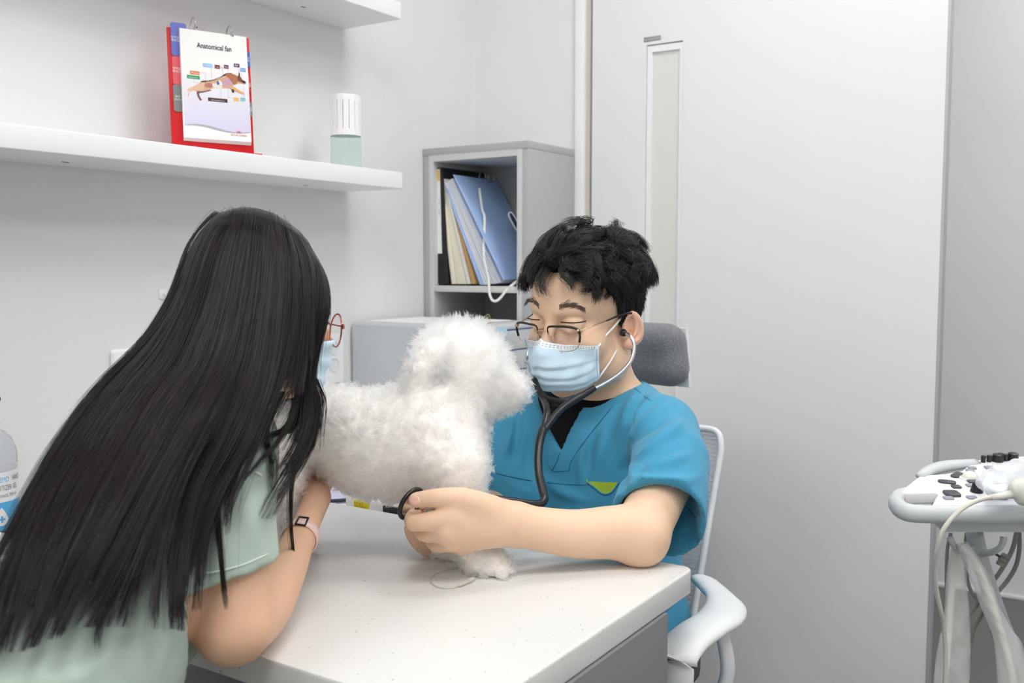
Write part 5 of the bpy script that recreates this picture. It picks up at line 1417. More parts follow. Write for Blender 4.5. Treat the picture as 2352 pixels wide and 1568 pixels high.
TV = TV + nT * (noise3(TV * np.array([1, 1, .6]), 38, 5)[:, :1] * .0014)
M_scrub = mat('scrub_blue', (66, 148, 183), .72, spec=.25, sheen=.15, bump=(1400, .12), noise=(5, .25, (60, 139, 174)))
quad_obj('scrub_top', TV, TQ, M_scrub, man)
M_seam = mat('scrub_seam', (34, 108, 142), .8)
def seam(pts, r_=.0007, m=M_seam, nm='seam', lift=.0002):
    q = [hit(T, *p, lift=lift) for p in spline(np.array(pts, float), 6)]
    q = [q[0]] + [b for a, b in zip(q[:-1], q[1:]) if np.linalg.norm(b - a) < .03]
    return tube(nm, q, r_, m, man, n=6)
seam([(1462, 868), (1430, 905), (1385, 960), (1345, 1010), (1312, 1060), (1308, 1080)])
seam([(1308, 1080), (1290, 1082), (1268, 1080), (1255, 1056), (1246, 1030)])
seam([(1286, 1040), (1278, 1062), (1268, 1080)], .0009)
seam([(1125, 1082), (1160, 1092), (1220, 1104)]); seam([(1256, 1108), (1300, 1112), (1347, 1113)])
seam([(1428, 1142), (1470, 1128), (1520, 1132), (1570, 1160), (1606, 1195)])
seam([(1450, 885), (1468, 900), (1485, 914), (1505, 926)], .0008)
# breast pocket edge with lime lining
pk = [(1349, 1106), (1362, 1105), (1392, 1107), (1421, 1107), (1414, 1118), (1404, 1130), (1392, 1134), (1380, 1131), (1366, 1119), (1356, 1112)]
pin = [hit(T, *p, lift=.0012) for p in pk]
mesh_obj('pocket_lining', pin, [tuple(range(len(pin)))], mat('lining_lime', (164, 190, 52), .75), man)
tube('pocket_edge', spline([hit(T, *p, lift=.0014) for p in pk[3:] + pk[:1]], 3), .0013, M_scrub, man, n=6)
tube('pocket_tack', [hit(T, 1348, 1101, lift=.001), hit(T, 1348, 1113, lift=.001)], .0009, mat('lining_lime', 0), man, n=6)
# trousers, shoes (under the desk)
L_ = Solid((-1.05, .95, .02), (-.52, 1.66, .62), .008)
for s_ in (-1, 1):
    hp = np.array([-.785 + s_ * .085, 1.47, .545]); kn = np.array([-.785 + s_ * .10, 1.285 + .02, .50]); an = np.array([-.785 + s_ * .10, 1.33, .10])
    L_.chain([hp, kn, an], [.085, .068, .050], k=.03)
L_.ell((-.785, 1.47, .55), (.16, .12, .09), k=.04)
LV, LQ = L_.geo(2); quad_obj('trousers', LV, LQ, M_scrub, man)
for s_ in (-1, 1):
    Q_ = Solid((-1.05, 1.0, 0), (-.5, 1.5, .16), .006); x_ = -.785 + s_ * .10
    Q_.chain([(x_, 1.35, .045), (x_, 1.27, .035), (x_, 1.19, .028)], [.044, .042, .030], k=.02); Q_.D = np.maximum(Q_.D, (.003 - Q_.ax[2])[None, None, :].astype(np.float32))
    v_, f_ = Q_.geo(2); quad_obj('shoe', v_, f_, mat('shoe_white', (225, 225, 225), .5), man)

# ---- mask
F_ = Solid(VC - .16, VC + .16, .003)
F_.ell(H(0, .038, -.036), np.array([.0655, .066, .066]) * VS, VR)
F_.ell(H(0, .066, -.070), np.array([.034, .030, .030]) * VS, VR, k=.02)
F_.chain([H(0, .096, .012), H(0, .112, -.012), H(0, .100, -.05)], [.010, .0165, .016], k=.03)
def polar(p): l = HL(p); return math.atan2(l[0], l[1] - .0), l[2]
tp = [polar(hit(F_, *q)) for q in ((1250, 783), (1272, 787), (1300, 790), (1335, 789), (1369, 787))]
bt = [polar(hit(F_, *q)) for q in ((1292, 897), (1318, 896), (1345, 888), (1368, 873), (1388, 856))]
tmax = tp[-1][0]
nu, nv = 40, 30
Vm = []
for i in range(nu + 1):
    th = -tmax + 2 * tmax * i / nu; a_ = abs(th)
    zt_m = np.interp(a_, [t[0] for t in tp], [t[1] for t in tp]) if a_ > tp[0][0] else tp[0][1] + (.004 * (1 - a_ / max(tp[0][0], .01)))
    zb_m = np.interp(a_, [abs(t[0]) for t in sorted(bt, key=lambda q: abs(q[0]))], [t[1] for t in sorted(bt, key=lambda q: abs(q[0]))])
    for j in range(nv + 1):
        v = j / nv; z_ = zt_m + (zb_m - zt_m) * v
        # walk outward from inside the face to the form's surface
        rs = np.linspace(.03, .15, 120); pts = VC + VS * (np.stack([rs * math.sin(th), rs * math.cos(th), np.full(120, z_)], 1) @ VR)
        dv = np.minimum(trilin(F_, pts), np.where(rs < .125, trilin(B, pts) - .0015, 1)); ins = np.where(dv < 0)[0]; r_ = rs[ins[-1]] if len(ins) else .05
        Vm.append([th, z_, r_])
Vm = np.array(Vm).reshape(nu + 1, nv + 1, 3); Rmin = Vm[..., 2].copy()
for _ in range(6):                                                       # cloth is smoother than the face
    r_ = Vm[..., 2].copy(); r_[1:-1, 1:-1] = (Vm[:-2, 1:-1, 2] + Vm[2:, 1:-1, 2] + Vm[1:-1, :-2, 2] + Vm[1:-1, 2:, 2]) / 4
    r_[1:-1, 0] = (Vm[:-2, 0, 2] + Vm[2:, 0, 2]) / 2; r_[1:-1, -1] = (Vm[:-2, -1, 2] + Vm[2:, -1, 2]) / 2; Vm[..., 2] = np.maximum(r_, Rmin)
Rm = Vm[..., 2].copy()
for _ in range(5):
    q_ = Rm.copy(); q_[1:-1] = (Rm[:-2] + Rm[2:] + 2 * Rm[1:-1]) / 4; q_[:, 1:-1] = (q_[:, :-2] + q_[:, 2:] + 2 * q_[:, 1:-1]) / 4; Rm = np.maximum(q_, Rm - .002)
Vm[..., 2] = Rm
W = []
for i in range(nu + 1):
    for j in range(nv + 1):
        th, z_, r_ = Vm[i, j]; v = j / nv; u = i / nu
        pl_ = 0
        for c_, amp in ((.34, .0045), (.56, .0055), (.76, .0045)):
            q_ = (v - c_ - .05 * math.sin(3.1 * u) + .03 * math.sin(9 * u + c_ * 20)) / .10
            if -1 < q_ < 1: pl_ += amp * math.sin(math.pi * u) * ((q_ + 1) / 2 if q_ < .55 else (1 - q_) / .45 * .775)
        r2 = r_ + .0030 + pl_ + .0012 * math.sin(u * 37 + v * 9) * math.sin(math.pi * v)
        W.append(H(r2 * math.sin(th), r2 * math.cos(th), z_))
W = np.array(W)
Fm = [(i * (nv + 1) + j, i * (nv + 1) + j + 1, (i + 1) * (nv + 1) + j + 1, (i + 1) * (nv + 1) + j) for i in range(nu) for j in range(nv)]
M_mask = mat('mask_blue', (206, 231, 246), .7, spec=.2, bump=(700, .12)); M_maskw = mat('mask_white', (236, 240, 244), .7, spec=.2)
mk = mesh_obj('face_mask', W, Fm, M_mask, man, True)
sm = mk.modifiers.new('thick', 'SOLIDIFY'); sm.thickness = .0012; sm.offset = 1
Wg = W.reshape(nu + 1, nv + 1, 3)
def strip(idx, nm, wd, m, up_dir=None, n=8):
    tube(nm, idx, wd, m, mk, n=n, flat=(.35, 1.0) if up_dir is None else (1, .3), up=up_dir)
out_c = lambda p: (p - H(0, 0, -.03)) / np.linalg.norm(p - H(0, 0, -.03))
band = [Wg[i, 1] + out_c(Wg[i, 1]) * .0016 for i in range(nu + 1)]
Vb_ = []; Fb_ = []
for i in range(nu + 1):
    for j in (0, 1, 2, 3): Vb_.append(Wg[i, j] + out_c(Wg[i, j]) * .0018)
Fb_ = [(i * 4 + j, i * 4 + j + 1, (i + 1) * 4 + j + 1, (i + 1) * 4 + j) for i in range(nu) for j in range(3)]
mesh_obj('top_band', Vb_, Fb_, M_maskw, mk, True)
for ib in ((0, 1, 2), (nu - 2, nu - 1, nu)):
    Vb_ = [Wg[i, j] + out_c(Wg[i, j]) * .002 for i in ib for j in range(nv + 1)]
    Fb_ = [(i * (nv + 1) + j, i * (nv + 1) + j + 1, (i + 1) * (nv + 1) + j + 1, (i + 1) * (nv + 1) + j) for i in range(2) for j in range(nv)]
    mesh_obj('side_band', Vb_, Fb_, mat('mask_pale', (218, 236, 248), .7), mk, True)
M_stitch = mat('stitch_grey', (150, 168, 182), .7)
for jj in (1, 2):                                                          # dotted weld lines
    for i in range(2, nu - 1, 1):
        p0, p1 = Wg[i, jj], Wg[i + 1, jj]
        o_ = out_c(p0) * .0024
        tube('weld_dot', [p0 + o_, p0 + (p1 - p0) * .45 + o_], .00045, M_stitch, mk, n=4)
for ib in (1, nu - 1):
    for j in range(3, nv - 1):
        p0, p1 = Wg[ib, j], Wg[ib, j + 1]; o_ = out_c(p0) * .0026
        tube('weld_dot', [p0 + o_, p0 + (p1 - p0) * .5 + o_], .0005, M_stitch, mk, n=4)
M_loop = mat('ear_loop_white', (242, 242, 242), .8)
tube('ear_loop', [Wg[nu, 1], P(1388, 775, 1.528), P(1412, 748, 1.538), P(1432, 722, 1.548), P(1440, 713, 1.56), P(1448, 712, 1.585)], .0016, M_loop, mk, n=8, smooth_n=4)
tube('ear_loop', [Wg[nu, nv - 1], P(1402, 830, 1.536), P(1414, 808, 1.545), P(1422, 790, 1.565), P(1432, 778, 1.59)], .0016, M_loop, mk, n=8, smooth_n=4)
for a, b in ((1, None), (nv - 1, None)):
    tube('ear_loop', [Wg[0, a], H(-.068, .03, -.004 if a == 1 else -.04), H(-.079, .0, .028 if a == 1 else -.03)], .0016, M_loop, mk, n=6, smooth_n=3)

# ---- glasses
gl = thing('dummy', 'x', 'x'); bpy.data.objects.remove(gl)
GY, GZ = .1085, .0125
def gp(x, z, dy=0.0): return H(x, GY + dy - 3.2 * x * x + (z - GZ) * .10, z)
M_gold = mat('frame_gold', (226, 204, 164), .25, 1.0); M_tort = mat('frame_black', (34, 28, 26), .25, spec=.6)
def lens_out(s_):
    o_ = [(-.0235, .0165), (-.008, .0185), (.010, .0185), (.0225, .0150), (.0255, .0070), (.0235, -.005), (.0165, -.0155), (.004, -.0195), (-.010, -.0185), (-.0195, -.010), (-.0238, .003)]
    return [(s_ * (.0345 + a), GZ + b) for a, b in o_]
gr = None
for s_ in (-1, 1):
    o_ = spline(lens_out(s_), 5, True)
    rimo = tube('eyeglasses', [gp(*q) for q in o_], .00065, M_gold, man, n=8, closed=True) if gr is None else tube('lens_rim', [gp(*q) for q in o_], .00065, M_gold, gr, n=8, closed=True)
    if gr is None: gr = rimo
    ln = [gp(*q) for q in o_]; c_ = np.mean(ln, 0) + VR[1] * .0016
    mesh_obj('lens', ln + [c_], [(i, (i + 1) % len(ln), len(ln)) for i in range(len(ln))], glass('lens_clear', (250, 250, 250), .93, .03), gr, True)
    top = spline(lens_out(s_)[9:] + lens_out(s_)[:6], 5)
    tube('brow_bar', [gp(q[0], q[1] + .0004, .0006) for q in top[6:]], [.0009 + .0009 * math.sin(min(1, i / 14) * 1.57) for i in range(len(top) - 6)], M_tort, gr, n=8, flat=(.9, 1.15), up=VR[2])
    hin = gp(s_ * .0605, GZ + .0125, -.002)
    lathe('hinge', [(.0022, -.003), (.0034, -.001), (.0034, .001), (.0022, .003)], gp(s_ * .0575, GZ + .0130, .001), M_gold, gr, n=10, ax=(VR[0], VR[2], VR[1]))
    ear = H(s_ * .079, .006, .0335)
    tube('temple_arm', [hin, hin + (ear - hin) * .3, hin + (ear - hin) * .62], .0010, M_gold, gr, n=8)
    tube('temple_tip', [hin + (ear - hin) * .58, ear, H(s_ * .081, -.014, .028), H(s_ * .0805, -.022, .012)], [.0014, .0020, .0020, .0018], M_tort, gr, n=8, smooth_n=3)
    pc_ = gp(s_ * .0125, GZ - .003, -.006)
    tube('nose_pad_arm', [gp(s_ * .0128, GZ + .004), gp(s_ * .0105, GZ + .002, -.004), pc_], .0006, M_gold, gr, n=6)
    lathe('nose_pad', [(.0010, -.0006), (.0032, 0), (.001, .0008)], pc_, mat('pad_clear', (226, 206, 186), .2, trans=.3), gr, n=12, ax=(VR[2] * 1.5, VR[1], VR[0]))
tube('bridge', [gp(-.0118, GZ + .0065), gp(-.006, GZ + .0105, .001), gp(.006, GZ + .0105, .001), gp(.0118, GZ + .0065)], .0011, M_gold, gr, n=8, smooth_n=4)

# ------------------------------------------------------------------ stethoscope
st = thing('stethoscope', 'black stethoscope from the man\'s ears to the dog\'s chest', 'stethoscope', P(945, 1160, 1.275))
M_rub = mat('tube_black', (24, 24, 28), .3, spec=.6); M_alu = mat('tube_steel', (206, 208, 212), .28, 1.0); M_chrome = mat('chrome', (225, 226, 230), .12, 1.0)
eL = hit(B, 1436, 765); 
lathe('ear_tip', [(.002, -.007), (.0055, -.004), (.0062, 0), (.005, .004), (.0025, .006)], P(1431, 764, 1.530), M_blk, st, n=16, ax=(_z, _fh, -_r * .9 + _fh * .4))
tube('ear_tube', PV([(1436, 764, 1.528), (1449, 774, 1.515), (1457, 794, 1.51), (1450, 826, 1.505), (1424, 857, 1.495), (1390, 880, 1.49), (1358, 896, 1.485)]), .0030, M_alu, st, n=12, smooth_n=6)
tube('ear_tube', [H(-.082, .012, -.002), H(-.094, .02, -.014), H(-.092, .045, -.05), P(1212, 840, 1.57), P(1229, 877, 1.525)], .0030, M_alu, st, n=12, smooth_n=6)
J = P(1247, 992, 1.432)
tube('yoke_tube', [P(1366, 890, 1.488), P(1340, 906, 1.482), P(1318, 918, 1.475), P(1288, 940, 1.462), P(1264, 968, 1.445), J], [.0050, .0056, .0062, .0055, .0054, .0056], M_rub, st, n=12, smooth_n=5)
tube('yoke_tube', [P(1227, 872, 1.53), P(1237, 896, 1.515), P(1251, 918, 1.50), P(1257, 942, 1.47), P(1252, 970, 1.448), J], [.0050, .0056, .0062, .0055, .0054, .0056], M_rub, st, n=12, smooth_n=5)
tube('yoke_web', [P(1248, 914, 1.50), P(1270, 922, 1.488), P(1298, 922, 1.478), P(1322, 914, 1.476)], .0065, M_rub, st, n=10, flat=(.55, 1.0), up=_z, smooth_n=4)
tube('main_tube', PV([(1248, 984, 1.434), (1240, 1012, 1.42), (1236, 1050, 1.405), (1238, 1090, 1.39), (1246, 1125, 1.375), (1250, 1146, 1.365), (1240, 1157, 1.355), (1215, 1158, 1.345), (1170, 1151, 1.325), (1120, 1146, 1.305), (1075, 1152, 1.29), (1030, 1165, 1.272), (1000, 1167, 1.266)]), [.0068, .0064, .0062, .0062, .0062, .0062, .0062, .0062, .0062, .0062, .006, .0055, .005], M_rub, st, n=14, smooth_n=6)
cp_ = P(944, 1156, 1.272)
ma = (P(964, 1123, 1.275) - P(926, 1187, 1.270)); ma /= np.linalg.norm(ma)                # long axis of the disc as seen
nd_ = _r * .86 - _fh * .42 - _z * .1; nd_ -= ma * (nd_ @ ma); nd_ /= np.linalg.norm(nd_); mb = np.cross(nd_, ma)
AX = (ma, mb, nd_)
tube('rim', [cp_ + .0208 * (ma * math.cos(t) + mb * math.sin(t)) for t in np.linspace(0, 2 * math.pi, 41)[:-1]], .0032, M_rub, st, n=10, closed=True)
lathe('diaphragm_cup', [(.0195, -.004), (.0200, -.002), (.0195, .0005), (.014, .0022), (.007, .0045), (.0055, .009), (.0068, .011), (.0068, .014), (.002, .015)], cp_, M_chrome, st, n=36, ax=AX)
tube('stem', [cp_ + nd_ * .009, cp_ + nd_ * .010 + _r * .012, P(985, 1164, 1.262), P(1004, 1167, 1.265)], [.0032, .0030, .0028, .0036], M_chrome, st, n=12)
# ------------------------------------------------------------------ the long haired woman in pale green
woman = thing('person', 'woman with long dark hair in pale green shirt holding the dog', 'person', P(100, 1700, .95) * np.array([1, 1, 0]))
WS = .97
_f = _r * .79 + _fh * .61; _f /= np.linalg.norm(_f); _p = math.radians(6)
wf = _f * math.cos(_p) - _z * math.sin(_p); wu = _z * math.cos(_p) + _f * math.sin(_p); wl = np.cross(wu, wf)
WR_ = np.array([wl, wf, wu]); WC = P(566, 750, 1.195)
def K(x, y, z): return WC + WS * (np.array([x, y, z]) @ WR_)
M_skin2 = mat('skin_light', (222, 180, 150), .5, spec=.3, sss=.2, noise=(9, .3, (216, 168, 140), .4, .7), bump=(900, .04))
A = Solid((-1.45, .30, .60), (-.72, 1.25, 1.26), .0034)
A.ell(K(0, -.002, .048), np.array([.062, .080, .068]) * WS, WR_)
A.ell(K(0, .028, -.026), np.array([.056, .060, .064]) * WS, WR_, k=.025)
A.ell(K(0, .062, -.070), np.array([.024, .020, .018]) * WS, WR_, k=.02)
A.chain([K(0, .086, .030), K(0, .108, -.010)], [.008, .012], k=.012)
for s_ in (-1, 1):
    A.ell(K(s_ * .032, .092, .030), np.array([.016, .010, .009]) * WS, WR_, k=.01, op='sub')
    A.ell(K(s_ * .031, .073, .028), np.array([.017, .013, .012]) * WS, WR_, k=.004)
    A.ell(K(s_ * .078, -.010, .004), np.array([.008, .018, .028]) * WS, WR_, k=.006)
WN = P(455, 985, 1.125)                                            # base of the neck
A.chain([K(0, -.03, -.03), K(0, -.045, -.08), WN], [.050, .046, .055], k=.03)
WCH, WWA = P(375, 1160, 1.045), P(235, 1392, .95)
A.chain([WN, WCH, WWA], [.05, .09, .085], k=.05)
WSH, WEL = P(505, 1022, 1.035), P(536, 1438, .985)
WWR, WHD = P(690, 1234, 1.245), P(728, 1142, 1.360)
A.chain([WN, WSH], [.05, .045], k=.03)
A.chain([WSH, P(522, 1220, 1.00), WEL], [.042, .0400, .0385], k=.02, n=3)
A.chain([WEL, P(590, 1400, 1.055), P(642, 1325, 1.14), WWR], [.0375, .0355, .0285, .0195], k=.007, n=3)
A.chain([WWR, P(709, 1190, 1.300), WHD], [.0195, .0180, .0200], k=.01, n=2)
for a in ([(738, 1105, 1.39), (746, 1070, 1.41), (752, 1045, 1.42)], [(748, 1112, 1.40), (762, 1078, 1.42), (770, 1055, 1.43)], [(722, 1105, 1.40), (726, 1070, 1.42), (728, 1050, 1.43)], [(708, 1115, 1.40), (706, 1085, 1.42)]):
    A.chain([WHD] + [P(*q) for q in a], [.014, .0105, .0095, .008][:len(a) + 1], k=.006)
A.chain([WHD, P(702, 1120, 1.37), P(690, 1085, 1.39)], [.014, .011, .009], k=.006)
# far arm, behind the dog's rump
WSL = P(470, 1010, 1.27); WEL2 = P(560, 1220, 1.50)
A.chain([WN, WSL, WEL2, P(640, 1190, 1.52), P(690, 1140, 1.50)], [.05, .045, .038, .03, .022], k=.02)
A.rbox(((TX1 + XL) / 2, (TY0 + TY1) / 2, ZT - .10), ((TX1 - XL) / 2, (TY1 - TY0) / 2, .1006), rad=.003, k=.0, op='sub')
AV, AQ = A.geo(2)
quad_obj('body', AV, AQ, M_skin2, woman)

# shirt
G = Solid((-1.70, .10, .42), (-.64, 1.22, 1.10), .0042)
G.chain([WN + np.array([-.01, 0, -.03]), WCH, WWA, P(95, 1650, .90)], [.066, .098, .098, .115], k=.06, n=2)
G.chain([WCH + _fh * .07, WWA + _fh * .06], [.10, .10], k=.05)
G.chain([WN + np.array([0, 0, -.035]), WSH], [.062, .054], k=.03)
G.chain([WN + np.array([0, 0, -.035]), WSL, (WSL + WEL2) / 2], [.062, .054, .05], k=.03)
G.chain([WSH, P(516, 1180, 1.005), P(529, 1345, .99)], [.054, .0515, .0515], k=.03, n=2)
def foldw(pts, r_, op='add', sink=.5, k=.012):
    q = [hit(G, *p, d0=.5) for p in spline(np.array(pts, float), 4)]
    q = [p - grad(G, p) * r_ * (sink if op == 'add' else -sink) for p in q]
    n_ = len(q); G.chain(q, [max(.0015, r_ * math.sin(math.pi * (i + .6) / (n_ + .2))) for i in range(n_)], k=k, op=op)
for pts, r_ in ((((60, 1530), (150, 1545), (240, 1510)), .012), (((200, 1420), (270, 1440), (330, 1420)), .009), (((420, 1390), (390, 1450), (370, 1530)), .011), (((350, 1300), (400, 1360), (420, 1430)), .010), (((470, 1180), (490, 1260), (480, 1320)), .009), (((560, 1110), (575, 1180), (590, 1250)), .007)): foldw(pts, r_)
for pts, r_ in ((((60, 1512), (150, 1528), (240, 1494)), .007), (((440, 1360), (410, 1430), (398, 1500)), .008), (((448, 1200), (462, 1270), (455, 1330)), .009), (((330, 1330), (370, 1390), (385, 1460)), .006)): foldw(pts, r_, 'sub', .35, .01)
cdw = _r * .26 - _u * .96; cdw /= np.linalg.norm(cdw)
cw = P(530, 1318, .99)
fx = np.cross(np.array([0, 1., .1]), cdw); fx /= np.linalg.norm(fx)
G.rbox(cw + cdw * .075, (.072, .072, .075), np.array([fx, np.cross(cdw, fx), cdw]), rad=.003, k=.002, op='sub')
G.chain([cw - cdw * .015, cw + cdw * .03], [.0405, .0425], k=.002, op='sub')
G.chain([WN + np.array([0, 0, -.05]), WN + np.array([0, 0, .06])], [.058, .072], k=.004, op='sub')
# keep clear of the desk
G.rbox(((TX1 + XL) / 2, (TY0 + TY1) / 2, ZT - .2), ((TX1 - XL) / 2, (TY1 - TY0) / 2, .201), rad=.003, k=.0, op='sub')
GV, GQ = G.geo(2)
GV = GV + vnormals(GV, GQ) * (noise3(GV, 26, 9)[:, :1] * .0018)
M_green = mat('shirt_green', (172, 187, 176), .8, spec=.2, sheen=.15, bump=(900, .15), noise=(6, .25, (162, 178, 167)))
quad_obj('shirt', GV, GQ, M_green, woman)
M_gseam = mat('shirt_seam', (206, 218, 208), .8)
def seamw(pts, r_=.0016):
    q = [hit(G, *p, d0=.5, lift=.0002) for p in spline(np.array(pts, float), 6)]
    q = [q[0]] + [b for a, b in zip(q[:-1], q[1:]) if np.linalg.norm(b - a) < .04]
    tube('seam', q, r_, M_gseam, woman, n=6)
seamw([(195, 1334), (240, 1340), (300, 1344)]); seamw([(545, 1068), (575, 1078), (600, 1092)]); seamw([(290, 1184), (330, 1200), (372, 1210)])
seamw([(452, 1318), (500, 1312), (560, 1296), (615, 1272)], .0009)
# trousers and shoes below the frame
Lw = Solid((-1.7, -.05, .0), (-.85, .68, .72), .010)
hpw = P(80, 1700, .92)
for s_ in (-1, 1):
    h_ = hpw + _fh * .07 * s_ - _r * .02; kn = np.array([h_[0] - .02, min(h_[1] + .02, .55), .42]); an = np.array([h_[0] - .04, min(h_[1] - .06, .5), .08])
    Lw.chain([h_, kn, an], [.085, .062, .045], k=.03)
Lw.ell(hpw - np.array([0, 0, .01]), (.12, .12, .10), k=.04)
v_, q_ = Lw.geo(2); quad_obj('trousers', v_, q_, mat('trousers_green', (170, 188, 175), .8), woman)
for s_ in (-1, 1):
    h_ = hpw + _fh * .07 * s_ - _r * .02; a_ = np.array([h_[0] - .04, min(h_[1] - .06, .5), .04])
    Q_ = Solid(a_ - np.array([.15, .15, .05]), a_ + np.array([.22, .22, .08]), .006)
    Q_.chain([a_, a_ + _r * .06 - _z * .006, a_ + _r * .13 - _z * .014], [.038, .036, .026], k=.02); Q_.D = np.maximum(Q_.D, (.003 - Q_.ax[2])[None, None, :].astype(np.float32))
    v_, q_ = Q_.geo(2); quad_obj('shoe', v_, q_, mat('shoe_white', 0), woman)

# hair: a dark sheet with strands laid along guide curves from the parting to the tips
GD = [
 [(498, 494, 1.25), (440, 566, 1.20), (400, 684, 1.19), (335, 792, 1.20), (236, 907, 1.13), (140, 1052, 1.07), (72, 1202, 1.03), (14, 1347, 1.0), (-26, 1490, .98)],
 [(505, 490, 1.20), (446, 560, 1.125), (402, 680, 1.115), (335, 790, 1.10), (234, 905, 1.05), (136, 1050, 1.00), (68, 1200, .965), (10, 1345, .94), (-30, 1490, .92)],
 [(530, 482, 1.17), (480, 560, 1.10), (440, 690, 1.085), (380, 810, 1.07), (290, 930, 1.03), (200, 1080, .985), (130, 1230, .955), (70, 1370, .93), (20, 1500, .91)],
 [(555, 477, 1.15), (520, 570, 1.105), (490, 700, 1.08), (440, 830, 1.06), (360, 960, 1.02), (280, 1110, .97), (210, 1250, .945), (150, 1370, .925), (110, 1470, .91)],
 [(580, 477, 1.14), (560, 580, 1.09), (540, 710, 1.07), (495, 850, 1.05), (430, 980, 1.01), (345, 1130, .955), (275, 1270, .935), (215, 1370, .92), (175, 1440, .91)],
 [(605, 482, 1.135), (600, 590, 1.085), (585, 720, 1.065), (550, 860, 1.05), (490, 990, 1.0), (425, 1130, .95), (395, 1270, .93), (392, 1370, .925), (400, 1445, .92)],
 [(630, 492, 1.135), (640, 600, 1.085), (630, 730, 1.06), (605, 870, 1.045), (560, 1000, .995), (490, 1120, .955), (440, 1230, .94), (412, 1340, .93), (402, 1440, .925)],
 [(655, 507, 1.14), (680, 610, 1.09), (675, 740, 1.065), (650, 870, 1.05), (610, 980, 1.02), (560, 1090, .965), (525, 1180, .95), (514, 1260, .945), (507, 1340, .94)],
 [(680, 527, 1.15), (720, 620, 1.10), (715, 740, 1.075), (690, 860, 1.065), (665, 960, 1.05), (630, 1020, 1.04), (585, 1060, 1.0), (545, 1110, .97), (525, 1180, .96)],
 [(700, 550, 1.165), (748, 640, 1.12), (752, 715, 1.10), (722, 800, 1.09), (715, 870, 1.09), (727, 940, 1.10), (712, 1020, 1.10), (662, 1105, 1.09), (615, 1190, 1.08)]]
def surf_d(x, y, d):
    """stay outside the shirt"""
    if y < 860: return d
    p = hit(G, x, y, d0=.5, d1=1.6); dd = (p - CAM) @ _fw
    on = abs(trilin(G, p)) < .004
    return min(d, dd - .010) if on else d
gl_ = []
for gi, gd in enumerate(GD):
    gd = [(gd[0][0], gd[0][1], 1.198 if gi > 0 else gd[0][2])] + ([(gd[0][0] + .22 * (gd[1][0] - gd[0][0]), gd[0][1] + .12 * (gd[1][1] - gd[0][1]), gd[1][2] + .03)] if gi > 0 else [(gd[0][0] * .75 + gd[1][0] * .25, gd[0][1] * .8 + gd[1][1] * .2, gd[0][2])]) + list(gd[1:])
    c_ = spline(np.array(gd, float), 4)
    gl_.append([(x, y, surf_d(x, y, d)) for x, y, d in c_])
gl_ = np.array(gl_)                                                # guide, point, (x, y, d)
for _ in range(30):
    gl_[:, 7:-1, 2] = np.minimum(gl_[:, 7:-1, 2], (gl_[:, 6:-2, 2] + gl_[:, 8:, 2]) / 2)
    gl_[1:-1, 16:, 2] = np.minimum(gl_[1:-1, 16:, 2], (gl_[:-2, 16:, 2] + gl_[2:, 16:, 2]) / 2)
NP = gl_.shape[1]
def sheet(u, pts=gl_):
    """interpolate between guides: u in [0, 1] -> curves [n, NP, 3] in (x, y, d)"""
    g_ = np.clip(u * (len(pts) - 1), 0, len(pts) - 1.0001); i = g_.astype(int); f = (g_ - i)[:, None, None]
    a, b = pts[i], pts[i + 1]; p0 = pts[np.maximum(i - 1, 0)]; p3 = pts[np.minimum(i + 2, len(pts) - 1)]
    return .5 * (2 * a + (b - p0) * f + (2 * p0 - 5 * a + 4 * b - p3) * f * f + (3 * a - p0 - 3 * b + p3) * f ** 3)
def to_world(c_):
    x, y, d = c_[..., 0:1], c_[..., 1:2], c_[..., 2:3]
    return CAM + d * (_fw + (x - 1176) / FPX * _r - (y - 784) / FPX * _u)
rg = np.random.default_rng(11)
n_h, n_cl = 17000, 170
uc = (np.arange(n_cl) + rg.random(n_cl)) / n_cl; tip_c = rg.uniform(.80, 1.06, n_cl)
mid_ = (uc > .50) & (uc < .955) & (rg.random(n_cl) < np.where(uc > .72, .93, .58))
tip_c = np.where(mid_, np.where(uc > .72, rg.uniform(.42, .50, n_cl), rg.uniform(.48, .60, n_cl)), tip_c); lift_c = rg.uniform(0, 1, n_cl); drift = rg.normal(size=n_cl)
ci = rg.integers(0, n_cl, n_h); us_ = np.clip(uc[ci] + rg.normal(size=n_h) * .012, 0, 1)
Cs = sheet(us_); Cc = sheet(uc)
tt_ = np.linspace(0, 1, NP)
# resample to each lock's own length
Lf = np.clip(tip_c[ci] * (1 - .30 * rg.random(n_h) ** 1.6), .4, 1.0)
Lf = np.where((us_ > .94) & (rg.random(n_h) < .55), rg.uniform(.40, .75, n_h), Lf)
idx = tt_[None] * Lf[:, None] * (NP - 1); i0 = np.clip(idx.astype(int), 0, NP - 2); fr_ = (idx - i0)[..., None]
rows = np.arange(n_h)[:, None]
St = Cs[rows, i0] * (1 - fr_) + Cs[rows, i0 + 1] * fr_
Ct = Cc[ci][rows, i0] * (1 - fr_) + Cc[ci][rows, i0 + 1] * fr_
gath = np.clip((tt_ - .38) / .5, 0, 1)[None, :, None] ** 1.1
St = St + (Ct - St) * (.66 * gath)
sw = np.clip((tt_ - .40) / .6, 0, 1)[None]
St[..., 0] += sw ** 1.4 * (drift[ci] * 15)[:, None] + (rg.normal(size=n_h) * 5)[:, None] * sw
St[..., 2] -= (lift_c[ci] * .010)[:, None] * np.clip(tt_ * 4, 0, 1)[None] + (rg.random(n_h) * .012)[:, None] * np.clip(tt_ * 5, 0, 1)[None]
Wst = to_world(St)
hvec = noise3(Wst.reshape(-1, 3), 14, 21).reshape(Wst.shape) * .0025 * np.clip(tt_ * 3, 0, 1)[None, :, None]
Wst = Wst + hvec
M_hairw = hair_mat('dark_brown_hair', (15, 11, 10), (32, 24, 21), .36, .30)
